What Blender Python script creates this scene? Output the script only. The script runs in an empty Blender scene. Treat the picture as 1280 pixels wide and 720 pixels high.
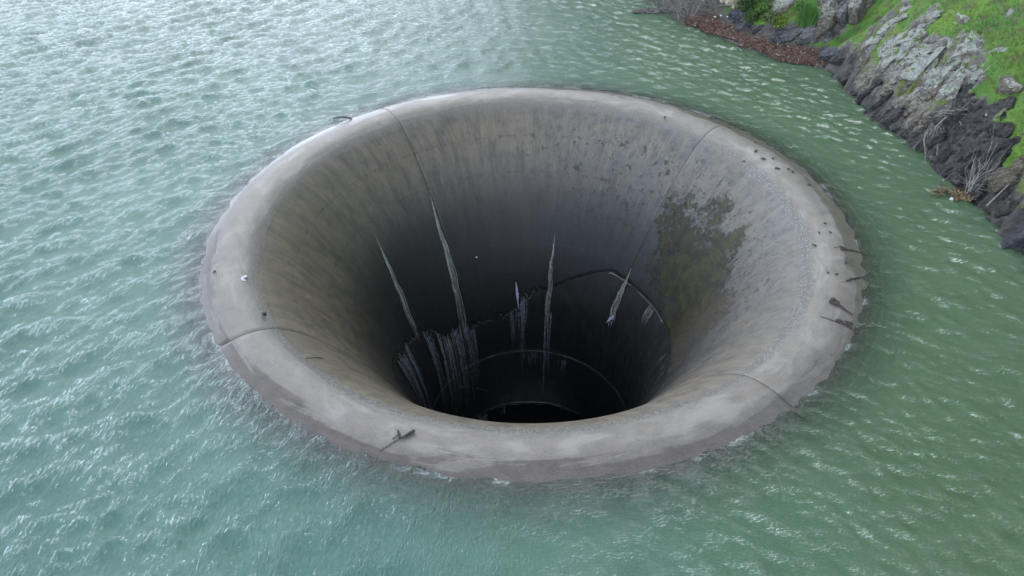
import bpy, math, random
import numpy as np
from mathutils import Vector, Matrix, noise as mnoise
scene = bpy.context.scene
C = scene.collection
R = math.radians
# ---------------------------------------------------------------- camera
cam_data = bpy.data.cameras.new('camera'); cam = bpy.data.objects.new('camera', cam_data); C.objects.link(cam)
cam_data.sensor_width = 36; cam_data.lens = 900 / 1280 * 36; cam_data.clip_start = .1; cam_data.clip_end = 6000
cam.matrix_world = Matrix.Translation((0, -20.985, 14.156)) @ Matrix.Rotation(.03026, 4, 'Z') @ Matrix.Rotation(math.pi / 2 - .690236, 4, 'X') @ Matrix.Rotation(-.01919, 4, 'Z')
scene.camera = cam
# ---------------------------------------------------------------- light
SUN_EL, SUN_AZ = 37, -12            # azimuth from +Y, negative = left
world = bpy.data.worlds.new('World'); scene.world = world; world.use_nodes = True
wt = world.node_tree; wt.nodes.clear()
wo = wt.nodes.new('ShaderNodeOutputWorld'); bg = wt.nodes.new('ShaderNodeBackground'); bg.inputs[1].default_value = .1
sky = wt.nodes.new('ShaderNodeTexSky'); sky.sky_type = 'NISHITA'; sky.sun_disc = False
sky.sun_elevation = R(SUN_EL); sky.sun_rotation = R(SUN_AZ); sky.air_density = 1.3; sky.dust_density = 2.5
tc = wt.nodes.new('ShaderNodeTexCoord'); mp = wt.nodes.new('ShaderNodeMapping'); mp.inputs['Scale'].default_value = (1, 1, 2.6)
cn = wt.nodes.new('ShaderNodeTexNoise'); cn.inputs['Scale'].default_value = 2.2; cn.inputs['Detail'].default_value = 6; cn.inputs['Roughness'].default_value = .55
cr = wt.nodes.new('ShaderNodeValToRGB'); cr.color_ramp.elements[0].position = .36; cr.color_ramp.elements[0].color = (.5, .5, .5, 1)
cr.color_ramp.elements[1].position = .6; cr.color_ramp.elements[1].color = (1, 1, 1, 1)
mx = wt.nodes.new('ShaderNodeMixRGB'); 
cn2 = wt.nodes.new('ShaderNodeTexNoise'); cn2.inputs['Scale'].default_value = 3.1; cn2.inputs['Detail'].default_value = 5
cr2 = wt.nodes.new('ShaderNodeValToRGB'); cr2.color_ramp.elements[0].position = .35; cr2.color_ramp.elements[0].color = (6.8, 7.6, 9.0, 1)
cr2.color_ramp.elements[1].position = .65; cr2.color_ramp.elements[1].color = (15.6, 18.4, 22, 1)
wt.links.new(mp.outputs[0], cn2.inputs['Vector']); wt.links.new(cn2.outputs[0], cr2.inputs[0]); 
# low sky is bright and hazy, the cloud deck overhead is greyer
sx = wt.nodes.new('ShaderNodeSeparateXYZ'); wt.links.new(tc.outputs['Generated'], sx.inputs[0])
mr = wt.nodes.new('ShaderNodeMapRange'); mr.inputs[1].default_value = .25; mr.inputs[2].default_value = .85; mr.inputs[3].default_value = 4.5; mr.inputs[4].default_value = .60
wt.links.new(sx.outputs[2], mr.inputs[0]); vm = wt.nodes.new('ShaderNodeVectorMath'); vm.operation = 'SCALE'
wt.links.new(cr2.outputs[0], vm.inputs[0]); wt.links.new(mr.outputs[0], vm.inputs['Scale']); wt.links.new(vm.outputs[0], mx.inputs[2])
L = wt.links.new
L(tc.outputs['Generated'], mp.inputs[0]); L(mp.outputs[0], cn.inputs['Vector']); L(cn.outputs[0], cr.inputs[0])
L(cr.outputs[0], mx.inputs[0]); L(sky.outputs[0], mx.inputs[1]); L(mx.outputs[0], bg.inputs[0]); L(bg.outputs[0], wo.inputs[0])
sd_ = bpy.data.lights.new('sun', 'SUN'); sd_.energy = 1.5; sd_.angle = R(34); sd_.color = (1, .965, .9)
sun = bpy.data.objects.new('sun', sd_); C.objects.link(sun)
a_, e_ = R(SUN_AZ), R(SUN_EL)
sun.rotation_euler = Vector((math.sin(a_) * math.cos(e_), math.cos(a_) * math.cos(e_), math.sin(e_))).to_track_quat('Z', 'Y').to_euler()
scene.view_settings.view_transform = 'Standard'; scene.view_settings.look = 'None'
scene.view_settings.exposure = -0.5; scene.view_settings.gamma = 1; scene.view_settings.use_curve_mapping = False
scene.render.engine = 'CYCLES'
random.seed(3); rng = np.random.RandomState(3)
# ---------------------------------------------------------------- numeric helpers
def _hash(ix, iy, seed):
    h = (ix.astype(np.int64) * 374761393 + iy.astype(np.int64) * 668265263 + seed * 974634777) & 0xFFFFFFFF
    h = ((h ^ (h >> 13)) * 1274126177) & 0xFFFFFFFF
    h = (h ^ (h >> 16)) & 0xFFFFFFFF
    return h / 4294967295.0
def vnoise(x, y, seed=0):
    ix = np.floor(x); iy = np.floor(y); fx = x - ix; fy = y - iy
    fx = fx * fx * fx * (fx * (fx * 6 - 15) + 10); fy = fy * fy * fy * (fy * (fy * 6 - 15) + 10)
    a = _hash(ix, iy, seed); b = _hash(ix + 1, iy, seed); c = _hash(ix, iy + 1, seed); d = _hash(ix + 1, iy + 1, seed)
    return (a * (1 - fx) + b * fx) * (1 - fy) + (c * (1 - fx) + d * fx) * fy
def fbm(x, y, seed=0, octv=4):
    s = 0; a = .5
    for o in range(octv):
        s = s + a * (vnoise(x, y, seed + o * 17) * 2 - 1); x = x * 2.03 + 11.3; y = y * 2.03 - 7.7; a *= .5
    return s
def sstep(a, b, x):
    t = np.clip((x - a) / (b - a), 0, 1); return t * t * (3 - 2 * t)
# ---------------------------------------------------------------- terrain
SHORE = [(-60, 300), (-22, 110), (-6, 60), (3.2, 34), (7.01, 23.98), (8.52, 18.76), (9.68, 17.44), (11.14, 15.36), (12.38, 13.84), (13.89, 12.99),
         (14.39, 12.11), (14.46, 10.21), (14.67, 7.51), (15.24, 5.48), (15.54, 4.24), (15.58, 2.5), (15.72, 1.18), (15.95, .44),
         (15.91, -.51), (15.69, -1.63), (15.84, -2.25), (16.3, -8), (18, -22), (24, -60), (40, -200)]
SH = np.array(SHORE)
def shore_s(x, y):
    best = np.full(np.shape(x), 1e9)
    for (ax, ay), (bx, by) in zip(SHORE[:-1], SHORE[1:]):
        dx, dy = bx - ax, by - ay; L = dx * dx + dy * dy
        t = np.clip(((x - ax) * dx + (y - ay) * dy) / L, 0, 1)
        best = np.minimum(best, np.hypot(x - ax - t * dx, y - ay - t * dy))
    sx = np.interp(y, SH[::-1, 1], SH[::-1, 0])
    return np.where(x > sx, best, -best)
def inpoly(x, y, poly):
    c = np.zeros(np.shape(x), bool); n = len(poly)
    for i in range(n):
        x1, y1 = poly[i]; x2, y2 = poly[(i + 1) % n]
        m = (y1 > y) != (y2 > y)
        c ^= m & (x < (x2 - x1) * (y - y1) / (y2 - y1 + 1e-12) + x1)
    return c
def polymask(x, y, poly, soft=.45):
    d = np.full(np.shape(x), 1e9); n = len(poly)
    for i in range(n):
        ax, ay = poly[i]; bx, by = poly[(i + 1) % n]; dx, dy = bx - ax, by - ay
        t = np.clip(((x - ax) * dx + (y - ay) * dy) / (dx * dx + dy * dy + 1e-9), 0, 1)
        d = np.minimum(d, np.hypot(x - ax - t * dx, y - ay - t * dy))
    d = np.where(inpoly(x, y, poly), d, -d)
    return sstep(-soft, soft, d + .5 * fbm(x * 1.3, y * 1.3, 77, 4))
def terr_base(x, y):
    s = shore_s(x, y) + .25 * fbm(x * .9, y * .9, 5, 4)
    hb = np.interp(s, [-12, -3, 0, .4, 1.5, 3, 5, 8, 15, 40, 160], [-11, -3.5, 0, .65, 1.9, 3.2, 4.5, 6.3, 12, 43, 150])
    hc = np.interp(s, [-12, -3, 0, 1.5, 2.2, 4, 8, 15, 40, 160], [-7, -1.3, 0, .25, .8, 2.1, 4.6, 11, 42, 148])
    b = sstep(12.6, 14.2, y)
    h = hb * (1 - b) + hc * b
    h = h + sstep(1, 8, s) * (1.1 * fbm(x * .16, y * .16, 31, 3) + .3 * fbm(x * .7, y * .7, 9, 3))
    return h, s
def terrain(x, y, polys=()):
    h, s = terr_base(x, y)
    rock = np.zeros(np.shape(x))
    for p in polys: rock = np.maximum(rock, polymask(x, y, p))
    rock = np.maximum(rock, (1 - sstep(.5, 1.3, s + .8 * fbm(x * .8, y * .8, 4, 3))) * (1 - sstep(12.6, 13.6, y)))
    # tilted strata: saw-tooth ledges along the strike
    sd = (.80, .60)
    v = -x * sd[1] + y * sd[0]; u = x * sd[0] + y * sd[1]
    w = v * 1.5 + 1.2 * fbm(u * .35, v * .8, 3, 3) + .25 * u * 0
    saw = (w % 1.0); saw = np.where(saw < .85, saw / .85, (1 - saw) / .15)
    w2 = v * 4.3 + 1.4 * fbm(u * .8, v * 1.7, 8, 3); s2 = w2 % 1.0; s2 = np.where(s2 < .8, s2 / .8, (1 - s2) / .2)
    blk = vnoise(np.floor(w) * 7.3, u * .9, 12)
    h = h + rock * (.30 * (saw - .4) + .09 * (s2 - .5) + .35 * (blk - .5) + .22 * fbm(x * 1.6, y * 1.6, 21, 4))
    return h, s, rock
BAKED = {'polys': {'A': [(14.728, 10.337), (15.554, 10.491), (16.504, 10.072), (17.876, 7.734), (17.694, 6.656), (17.279, 6.033), (16.727, 5.275), (16.473, 5.229), (15.465, 5.662), (14.811, 8.148)], 'H': [(15.465, 5.55), (16.626, 5.449), (17.076, 4.763), (17.107, 3.07), (16.645, 1.456), (16.194, 1.173), (15.8, 1.328), (15.453, 2.965)], 'I': [(16.244, 1.339), (16.931, 1.288), (16.829, -0.157), (15.945, -2.423), (15.919, -0.497)], 'D': [(11.557, 17.604), (14.527, 15.759), (17.128, 17.154), (17.92, 16.743), (16.285, 15.345), (14.613, 14.551), (11.872, 16.08)], 'B': [(15.05, 11.9), (17.976, 14.838), (17.24, 12.449), (15.492, 11.084)], 'B2': [(15.815, 10.711), (17.628, 11.254), (17.477, 10.372), (15.936, 10.037)]}, 'slabsA': [[14.768, 9.282, 0.344, 0.599, -0.186, 0.779, -0.798, -0.064, 0.599, 0.818, 0.317, 2],
 [14.967, 9.864, 0.792, 0.537, 0.076, 0.84, -0.838, -0.068, 0.542, 1.008, 0.453, 0],
 [15.441, 9.246, 0.906, 0.677, -0.203, 0.707, -0.735, -0.229, 0.638, 0.918, 0.436, 0],
 [15.095, 8.238, 0.746, 0.523, 0.392, 0.757, -0.792, -0.105, 0.602, 0.739, 0.362, 0],
 [15.259, 7.931, 0.688, 0.62, -0.107, 0.777, -0.784, -0.105, 0.611, 0.918, 0.396, 1],
 [15.163, 7.002, 0.491, 0.612, 0.148, 0.777, -0.737, -0.248, 0.628, 0.952, 0.48, 2],
 [15.562, 6.474, 0.882, 0.62, 0.127, 0.774, -0.762, -0.134, 0.633, 1.0, 0.351, 0],
 [15.516, 5.443, 0.675, 0.543, 0.181, 0.82, -0.765, -0.298, 0.572, 0.606, 0.378, 1],
 [15.544, 9.716, 1.574, 0.6, 0.314, 0.735, -0.716, -0.199, 0.669, 0.706, 0.368, 0],
 [15.838, 9.072, 1.658, 0.633, 0.065, 0.771, -0.758, -0.151, 0.635, 0.688, 0.443, 0],
 [15.804, 8.684, 1.385, 0.616, -0.201, 0.761, -0.785, -0.08, 0.614, 1.037, 0.42, 0],
 [15.803, 7.832, 1.33, 0.642, -0.189, 0.743, -0.766, -0.123, 0.63, 1.035, 0.41, 1],
 [15.617, 6.893, 1.202, 0.583, 0.15, 0.799, -0.782, -0.162, 0.601, 0.773, 0.363, 0],
 [15.945, 6.511, 1.317, 0.64, 0.012, 0.769, -0.757, -0.166, 0.632, 0.979, 0.358, 1],
 [15.85, 6.016, 1.106, 0.657, 0.247, 0.712, -0.731, -0.024, 0.682, 0.999, 0.454, 0],
 [16.305, 5.534, 1.301, 0.738, -0.011, 0.675, -0.661, -0.212, 0.72, 0.863, 0.436, 1],
 [15.911, 9.661, 1.902, 0.659, 0.318, 0.681, -0.677, -0.142, 0.722, 0.733, 0.306, 0],
 [16.556, 9.097, 2.444, 0.63, 0.509, 0.586, -0.69, 0.021, 0.723, 0.669, 0.316, 0],
 [16.243, 8.306, 2.09, 0.622, 0.279, 0.732, -0.741, -0.092, 0.665, 0.969, 0.467, 0],
 [16.229, 7.824, 2.086, 0.548, 0.478, 0.686, -0.724, -0.14, 0.676, 0.607, 0.293, 0],
 [16.302, 7.08, 2.05, 0.542, 0.462, 0.702, -0.717, -0.183, 0.673, 0.646, 0.315, 0],
 [16.729, 6.765, 2.137, 0.674, 0.338, 0.656, -0.639, -0.179, 0.748, 0.909, 0.406, 0],
 [16.416, 6.031, 1.858, 0.691, 0.211, 0.691, -0.656, -0.218, 0.723, 0.6, 0.297, 0],
 [16.61, 5.605, 1.633, 0.744, -0.038, 0.667, -0.663, -0.163, 0.73, 0.985, 0.302, 1],
 [16.68, 8.629, 2.536, 0.772, -0.046, 0.634, -0.632, -0.159, 0.758, 0.956, 0.315, 0],
 [17.138, 8.272, 2.669, 0.727, 0.136, 0.673, -0.669, -0.083, 0.739, 0.63, 0.315, 0],
 [16.984, 7.372, 2.527, 0.711, 0.19, 0.677, -0.668, -0.118, 0.735, 0.668, 0.363, 0],
 [17.035, 6.998, 2.417, 0.73, 0.239, 0.64, -0.626, -0.14, 0.767, 0.612, 0.383, 0],
 [16.962, 6.329, 2.383, 0.692, 0.13, 0.711, -0.679, -0.219, 0.701, 0.634, 0.339, 0],
 [17.331, 7.527, 2.944, 0.649, 0.344, 0.679, -0.666, -0.176, 0.725, 0.74, 0.422, 0],
 [17.499, 6.36, 2.782, 0.638, 0.361, 0.68, -0.666, -0.184, 0.723, 0.848, 0.313, 0]], 'slabsB': [[15.57, 11.583, 1.538, 0.648, 0.103, 0.754, -0.754, -0.051, 0.655, 0.722, 0.22, 0],
 [16.008, 11.996, 1.948, 0.674, 0.345, 0.653, -0.684, -0.042, 0.728, 0.859, 0.222, 0],
 [15.215, 11.142, 1.068, 0.625, 0.167, 0.762, -0.768, -0.041, 0.639, 0.505, 0.218, 1],
 [16.398, 11.995, 2.474, 0.764, 0.205, 0.612, -0.628, 0.018, 0.778, 0.644, 0.197, 0],
 [16.948, 12.441, 2.8, 0.76, 0.247, 0.601, -0.62, -0.0, 0.784, 0.566, 0.225, 0],
 [15.941, 10.977, 1.904, 0.642, 0.208, 0.738, -0.756, 0.008, 0.655, 0.629, 0.193, 0]], 'slabsB2': [[16.208, 10.251, 2.344, 0.787, -0.006, 0.617, -0.617, -0.029, 0.786, 0.949, 0.308, 0],
 [16.972, 10.589, 2.942, 0.758, 0.015, 0.652, -0.644, -0.137, 0.752, 0.793, 0.288, 0],
 [17.328, 10.634, 3.213, 0.573, -0.689, 0.443, -0.59, 0.028, 0.807, 0.419, 0.217, 0]], 'slabsH': [[16.098, 5.204, 0.993, 0.749, -0.255, 0.611, -0.662, -0.264, 0.701, 0.833, 0.46, 2],
 [15.913, 4.646, 0.587, 0.574, -0.068, 0.816, -0.81, -0.193, 0.554, 1.067, 0.492, 2],
 [16.005, 4.046, 0.545, 0.561, 0.168, 0.81, -0.825, 0.037, 0.564, 0.921, 0.484, 2],
 [15.77, 3.004, 0.479, 0.587, -0.145, 0.797, -0.809, -0.14, 0.57, 1.04, 0.375, 2],
 [15.995, 2.512, 0.719, 0.545, 0.056, 0.837, -0.826, -0.137, 0.547, 0.793, 0.511, 2],
 [15.867, 1.835, 0.247, 0.587, -0.286, 0.757, -0.802, -0.079, 0.592, 0.893, 0.567, 2],
 [16.048, 1.358, 0.393, 0.587, -0.011, 0.809, -0.8, -0.161, 0.578, 0.82, 0.368, 2],
 [16.614, 5.051, 1.654, 0.678, -0.143, 0.721, -0.734, -0.07, 0.676, 0.694, 0.544, 2],
 [16.232, 4.681, 1.038, 0.569, -0.112, 0.814, -0.821, -0.119, 0.558, 0.716, 0.584, 2],
 [16.58, 3.714, 1.521, 0.646, -0.243, 0.723, -0.743, 0.014, 0.669, 0.822, 0.49, 2],
 [16.289, 3.185, 1.044, 0.561, -0.408, 0.721, -0.786, 0.011, 0.618, 0.877, 0.609, 2],
 [16.421, 2.342, 1.228, 0.613, -0.066, 0.787, -0.787, -0.135, 0.602, 0.842, 0.51, 2],
 [16.218, 1.639, 0.788, 0.568, 0.084, 0.819, -0.808, -0.134, 0.574, 0.976, 0.407, 2],
 [16.853, 4.47, 1.626, 0.739, 0.068, 0.67, -0.666, -0.078, 0.742, 0.719, 0.392, 2],
 [17.014, 3.729, 1.824, 0.74, 0.236, 0.63, -0.646, -0.009, 0.763, 1.071, 0.42, 2],
 [16.776, 3.086, 1.686, 0.655, 0.331, 0.679, -0.701, -0.071, 0.71, 0.719, 0.58, 2]], 'boul': [['rounded grey boulder wedged against a crack, just above the red-brown drift', 13.361, 15.824, 0.474, 0.873, -0.372, 0.317, -0.454, -0.381, 0.805, 0.922, 0.599, 3],
 ['wide grey boulder with a flat top right of the crack, above the drift line', 14.359, 15.105, 0.78, 0.961, -0.172, 0.215, -0.275, -0.558, 0.783, 0.822, 0.593, 3],
 ['tall brown rock pillar capped by a pale lichen crust', 15.078, 15.778, 1.44, 0.431, 0.709, 0.558, -0.166, -0.545, 0.822, 1.53, 0.788, 1],
 ['narrow grey slab leaning on the lichen capped pillar', 15.833, 15.696, 1.731, 0.489, 0.694, 0.528, -0.29, -0.442, 0.849, 1.162, 0.418, 3],
 ['large weathered rock fin reaching the top edge of the photo', 16.758, 16.451, 2.211, 0.509, 0.736, 0.445, -0.294, -0.338, 0.894, 1.994, 0.854, 1],
 ['pale lichen covered block lying on top of the brown pillar', 15.409, 16.652, 2.026, 0.878, 0.275, 0.392, -0.239, -0.457, 0.857, 1.085, 0.424, 0],
 ['bulky lichen speckled grey boulder at the top among green bushes', 13.432, 18.017, 1.595, 0.835, 0.059, 0.548, -0.502, -0.326, 0.801, 1.102, 0.814, 0],
 ['small lichen spotted boulder under the bulky one in the bushes', 12.922, 17.625, 1.092, 0.838, -0.448, 0.311, -0.472, -0.312, 0.825, 0.428, 0.333, 0],
 ['dark bluish angular rock at the left end of the boulders', 11.293, 18.43, 0.549, 0.437, 0.7, 0.565, -0.46, -0.366, 0.809, 0.528, 0.624, 4],
 ['flat faced blue grey rock at the edge of the drift', 11.457, 17.552, 0.314, 0.879, -0.407, 0.247, -0.349, -0.198, 0.916, 0.567, 0.331, 3],
 ['sloping dark rock between bushes and drift', 12.15, 17.134, 0.362, 0.867, -0.189, 0.462, -0.498, -0.266, 0.825, 0.658, 0.329, 4],
 ['small grey stone standing in the red-brown drift', 12.425, 15.758, 0.262, 0.808, 0.473, 0.352, -0.266, -0.242, 0.933, 0.229, 0.183, 3],
 ['little pale stone at the foot of the crack between two grey boulders', 13.562, 15.126, 0.379, 0.915, -0.341, 0.217, -0.359, -0.44, 0.823, 0.159, 0.137, 0],
 ['low grey stone half buried at the back of the drift', 11.885, 16.992, 0.109, 0.871, -0.373, 0.319, -0.421, -0.234, 0.877, 0.328, 0.164, 3],
 ['blue grey wall-like rock where the drift ends', 14.34, 13.091, 0.535, 0.315, -0.947, 0.06, -0.639, -0.165, 0.751, 0.525, 0.482, 4],
 ["black wet block with a sharp top ridge at the water's edge", 14.744, 12.307, 0.521, 0.559, -0.63, 0.539, -0.788, -0.202, 0.581, 0.778, 0.346, 2],
 ['dark blue wet boulder under the lichen slabs at the waterline', 14.737, 11.131, 0.288, 0.526, -0.609, 0.593, -0.789, -0.09, 0.608, 0.717, 0.422, 2],
 ['blue black wet rock low in the cove wall', 14.917, 8.124, 0.408, 0.609, -0.014, 0.793, -0.79, -0.107, 0.604, 0.749, 0.473, 2],
 ['bluish wet boulder next to the pale wedge rocks', 15.127, 6.585, 0.312, 0.653, 0.072, 0.754, -0.737, -0.165, 0.655, 0.649, 0.496, 2],
 ['pale grey wedge of rock pointing into the water', 15.511, 5.227, 0.546, 0.567, 0.093, 0.818, -0.73, -0.402, 0.552, 0.63, 0.222, 0],
 ['lower light wedge with a broken tip at the waterline', 15.726, 4.655, 0.197, 0.615, -0.056, 0.786, -0.762, -0.3, 0.574, 0.295, 0.166, 0],
 ["pale thin rock blade beside the fallen branches' lower end", 15.716, 4.24, 0.186, 0.577, 0.08, 0.813, -0.816, 0.018, 0.578, 0.438, 0.128, 0],
 ['grey brown boulder with a flat lichen top lying in the grass at the right edge', 17.807, 4.799, 2.595, 0.458, -0.878, 0.141, -0.63, -0.209, 0.748, 0.705, 0.445, 1],
 ['light slanting stone in the grass left of the flat topped boulder', 17.353, 5.735, 2.401, 0.644, 0.275, 0.714, -0.698, -0.171, 0.695, 0.415, 0.132, 0],
 ['pointed brown boulder face above the stick, right edge', 16.376, 0.964, 0.773, 0.63, 0.034, 0.776, -0.764, -0.153, 0.626, 0.576, 0.474, 5],
 ['large brown boulder with a sloping back at the right edge', 16.385, -0.07, 0.31, 0.257, -0.882, 0.394, -0.783, 0.049, 0.621, 0.766, 0.466, 5],
 ['tan rock shelf above the pointed boulder', 16.722, 0.979, 1.233, 0.593, 0.238, 0.769, -0.755, -0.169, 0.634, 0.508, 0.305, 5],
 ['dark grey boulder lowest on the shore, in the water', 15.923, -1.604, 0.251, 0.558, -0.011, 0.83, -0.83, -0.039, 0.557, 0.733, 0.542, 4],
 ['low dark rock awash between the cliff and the brown boulders', 15.925, 0.92, -0.089, 0.431, -0.853, 0.294, -0.764, -0.172, 0.621, 0.51, 0.238, 2],
 ['yellow mossed rock knob standing in the upper meadow', 17.841, 9.391, 3.514, 0.193, -0.981, 0.034, -0.623, -0.096, 0.776, 0.491, 0.286, 0],
 ['small rock rib with lichen at the right edge of the meadow', 18.971, 8.134, 4.169, 0.683, 0.454, 0.572, -0.608, -0.079, 0.79, 0.321, 0.181, 0],
 ['long light ledge at the base of the upper ledges above black block', 15.42, 11.564, 1.428, 0.65, -0.132, 0.748, -0.759, -0.067, 0.647, 0.806, 0.17, 0]], 'pos': {'brush': [[7.055, 23.412, -0.098],
 [7.665, 22.32, -0.0],
 [8.387, 23.008, 0.165],
 [8.811, 21.421, 0.15],
 [9.487, 21.971, 0.441],
 [9.836, 20.826, 0.47],
 [7.863, 20.999, -0.006],
 [8.868, 19.975, 0.109],
 [10.371, 20.998, 0.871],
 [10.441, 19.971, 0.686],
 [7.518, 24.331, 0.092],
 [8.848, 23.838, 0.378],
 [9.944, 22.49, 0.92]], 'reeds': [[10.747, 20.082, 1.006],
 [11.125, 20.004, 1.215],
 [11.492, 19.63, 1.175],
 [11.811, 19.741, 1.404]], 'tallgrass': [[13.909, 15.994, 1.003],
 [14.052, 15.682, 1.041],
 [14.249, 15.577, 1.086],
 [13.974, 15.864, 1.215]], 'bush': [[11.799, 18.746, 0.882],
 [12.224, 19.204, 1.336],
 [12.343, 17.79, 0.891],
 [12.655, 18.498, 1.33],
 [11.824, 17.746, 0.553],
 [12.53, 16.781, 0.839],
 [12.86, 16.489, 0.706],
 [13.856, 16.706, 1.317],
 [19.351, 11.445, 4.419],
 [19.685, 10.91, 4.598]], 'fallen': [[15.665, 4.992, 0.468],
 [16.063, 5.44, 1.118],
 [16.55, 5.569, 1.585],
 [15.808, 5.137, 0.816],
 [16.132, 4.907, 1.158],
 [15.82, 4.251, 0.325],
 [16.422, 4.481, 1.189]], 'bare': [[15.794, 1.4, -0.006],
 [15.873, 1.315, 0.122]], 'blocks': [[11.086, 19.483, 0.912],
 [10.803, 19.823, 0.92],
 [11.219, 19.14, 0.773]], 'litter': [[10.199, 19.151, 0.261],
 [10.512, 19.056, 0.348],
 [10.839, 18.76, 0.375],
 [9.796, 21.833, 0.63],
 [9.859, 21.068, 0.568],
 [16.551, 4.227, 1.262],
 [16.272, 3.265, 0.975],
 [16.495, 3.439, 1.187],
 [16.903, 3.916, 1.837],
 [17.63, 9.253, 3.325]], 'stick': [[15.97, 0.457, 0.026],
 [16.538, 0.673, 0.771]], 'ball': [[15.062, 1.086, 0.0]], 'reeddeb': [[15.031, 1.55, 0.0],
 [15.479, 1.267, 0.0],
 [7.215, 20.926, 0.0]], 'moss': [[14.523, 12.615, 0.699],
 [15.936, 8.955, 1.734],
 [15.024, 8.274, 0.746],
 [16.311, 3.423, 1.122],
 [15.492, 11.084, 1.253],
 [17.658, 8.47, 3.358],
 [16.281, 1.585, 0.773]], 'debris': [[8.562, 19.008, -0.0],
 [9.71, 17.617, 0.021],
 [11.17, 15.532, 0.018],
 [12.412, 13.997, 0.017],
 [13.848, 12.935, 0.104],
 [14.348, 12.622, 0.414],
 [14.263, 14.536, 0.266],
 [13.41, 15.053, 0.279],
 [12.447, 16.16, 0.4],
 [11.446, 16.978, 0.186],
 [10.836, 18.133, 0.211],
 [10.184, 19.402, 0.348],
 [9.272, 20.339, 0.173]]}, 'fr': {'fallenvec': [[1.16, 0.72, 1.745]]}, 'drift': {'right_top': [[10.096, -2.017, 0.094],
 [10.828, -2.022, -0.031]], 'right_mid': [[9.743, -3.646, 0.09],
 [10.376, -3.447, -0.014]], 'right_big': [[8.932, -4.584, 0.09],
 [9.456, -5.129, 0.04]], 'right_low': [[8.461, -5.26, 0.076],
 [9.348, -5.742, -0.022]], 'left_bottom': [[-3.635, -10.094, 0.034],
 [-2.834, -9.572, 0.082]], 'top_left': [[-8.52, 7.637, 0.0],
 [-7.678, 7.621, 0.0]], 'top_right': [[10.988, 1.925, 0.0],
 [11.36, 1.259, 0.0]], 'lip': [[-6.299, -6.732, -0.189],
 [-5.999, -6.244, -0.684]]}, 'bits': [[6.737, 8.223, 0.068],
 [7.749, 7.451, 0.039],
 [8.347, 6.558, 0.075],
 [8.839, 6.583, -0.031],
 [9.075, 5.225, 0.088],
 [9.455, 3.897, 0.102],
 [9.097, 3.919, 0.076],
 [8.947, 4.507, 0.088],
 [9.929, 2.874, 0.095],
 [9.833, 3.089, 0.101],
 [10.272, 1.952, 0.091],
 [9.435, 3.161, 0.077],
 [10.066, -0.539, 0.091],
 [9.722, -1.024, 0.059],
 [10.07, -1.061, 0.102],
 [9.388, -1.64, -0.029],
 [10.031, -2.722, 0.09],
 [9.55, -3.314, 0.093],
 [9.324, -3.184, 0.071],
 [5.842, 7.664, 0.012],
 [-10.012, -3.16, 0.082],
 [8.349, 3.872, -0.212]], 'items': {'white': [-8.976, -3.397, -0.007], 'black': [-7.86, -5.093, -0.116], 'rag': [[-0.607, 5.031, -6.941],
 [-0.493, 4.686, -8.315]], 'rag2': [[3.867, 3.109, -7.279],
 [3.542, 3.23, -7.892]], 'dot': [-2.376, 5.036, -5.538]}}# ---------------------------------------------------------------- spillway profile (radius, height); water level is z = 0
PROF = [(14.2, -7), (13.6, -3.8), (13.1, -2.2), (12.6, -1.0), (12.1, -.45), (11.5, -.17), (11.0, -.02), (10.6, .08), (10.2, .11), (9.8, .07), (9.5, -.03), (9.2, -.2), (8.8, -.53), (8.4, -.95),
        (8, -1.44), (7.4, -2.28), (6.8, -3.2), (6.2, -4.25), (5.6, -5.45), (5.2, -6.45), (4.8, -7.8), (4.5, -9.4), (4.35, -11), (4.3, -13), (4.28, -16), (4.27, -60)]
PA = np.array(PROF)
def _smooth_profile():
    p = PA.copy(); d = np.r_[0, np.cumsum(np.hypot(*np.diff(p, axis=0).T))]
    s = np.r_[np.linspace(0, d[-2], 360), np.linspace(d[-2], d[-1], 12)[1:]]
    r = np.interp(s, d, p[:, 0]); z = np.interp(s, d, p[:, 1])
    k = np.ones(9) / 9
    r2 = np.r_[r[:4], np.convolve(r, k, 'valid'), r[-4:]]; z2 = np.r_[z[:4], np.convolve(z, k, 'valid'), z[-4:]]
    s0 = np.interp(0, [0, 1], [0, 0])
    i = np.argmax(z2[:200]); return s - s[i], r2, z2
PS, PRr, PZ = _smooth_profile()     # arc length from the crest (inward +), radius, height
def surf(s, th, lift=0.0):
    """point on the funnel at arc length s, azimuth th (rad), lifted along the normal"""
    r = np.interp(s, PS, PRr); z = np.interp(s, PS, PZ)
    dr = np.interp(s + .05, PS, PRr) - np.interp(s - .05, PS, PRr); dz = np.interp(s + .05, PS, PZ) - np.interp(s - .05, PS, PZ)
    n = np.hypot(dr, dz); nr, nz = dz / n, -dr / n           # normal pointing to the open side
    r = r + nr * lift; z = z + nz * lift
    return np.stack([r * np.cos(th), r * np.sin(th), z + 0 * th], -1)
IN = PS > -.01
def s_at_z(z): return np.interp(-z, -PZ[IN], PS[IN])
def s_at_r(r): return np.interp(-r, -PRr, PS)
def rim_z(r): return np.interp(r, PRr[::-1], PZ[::-1])
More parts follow.
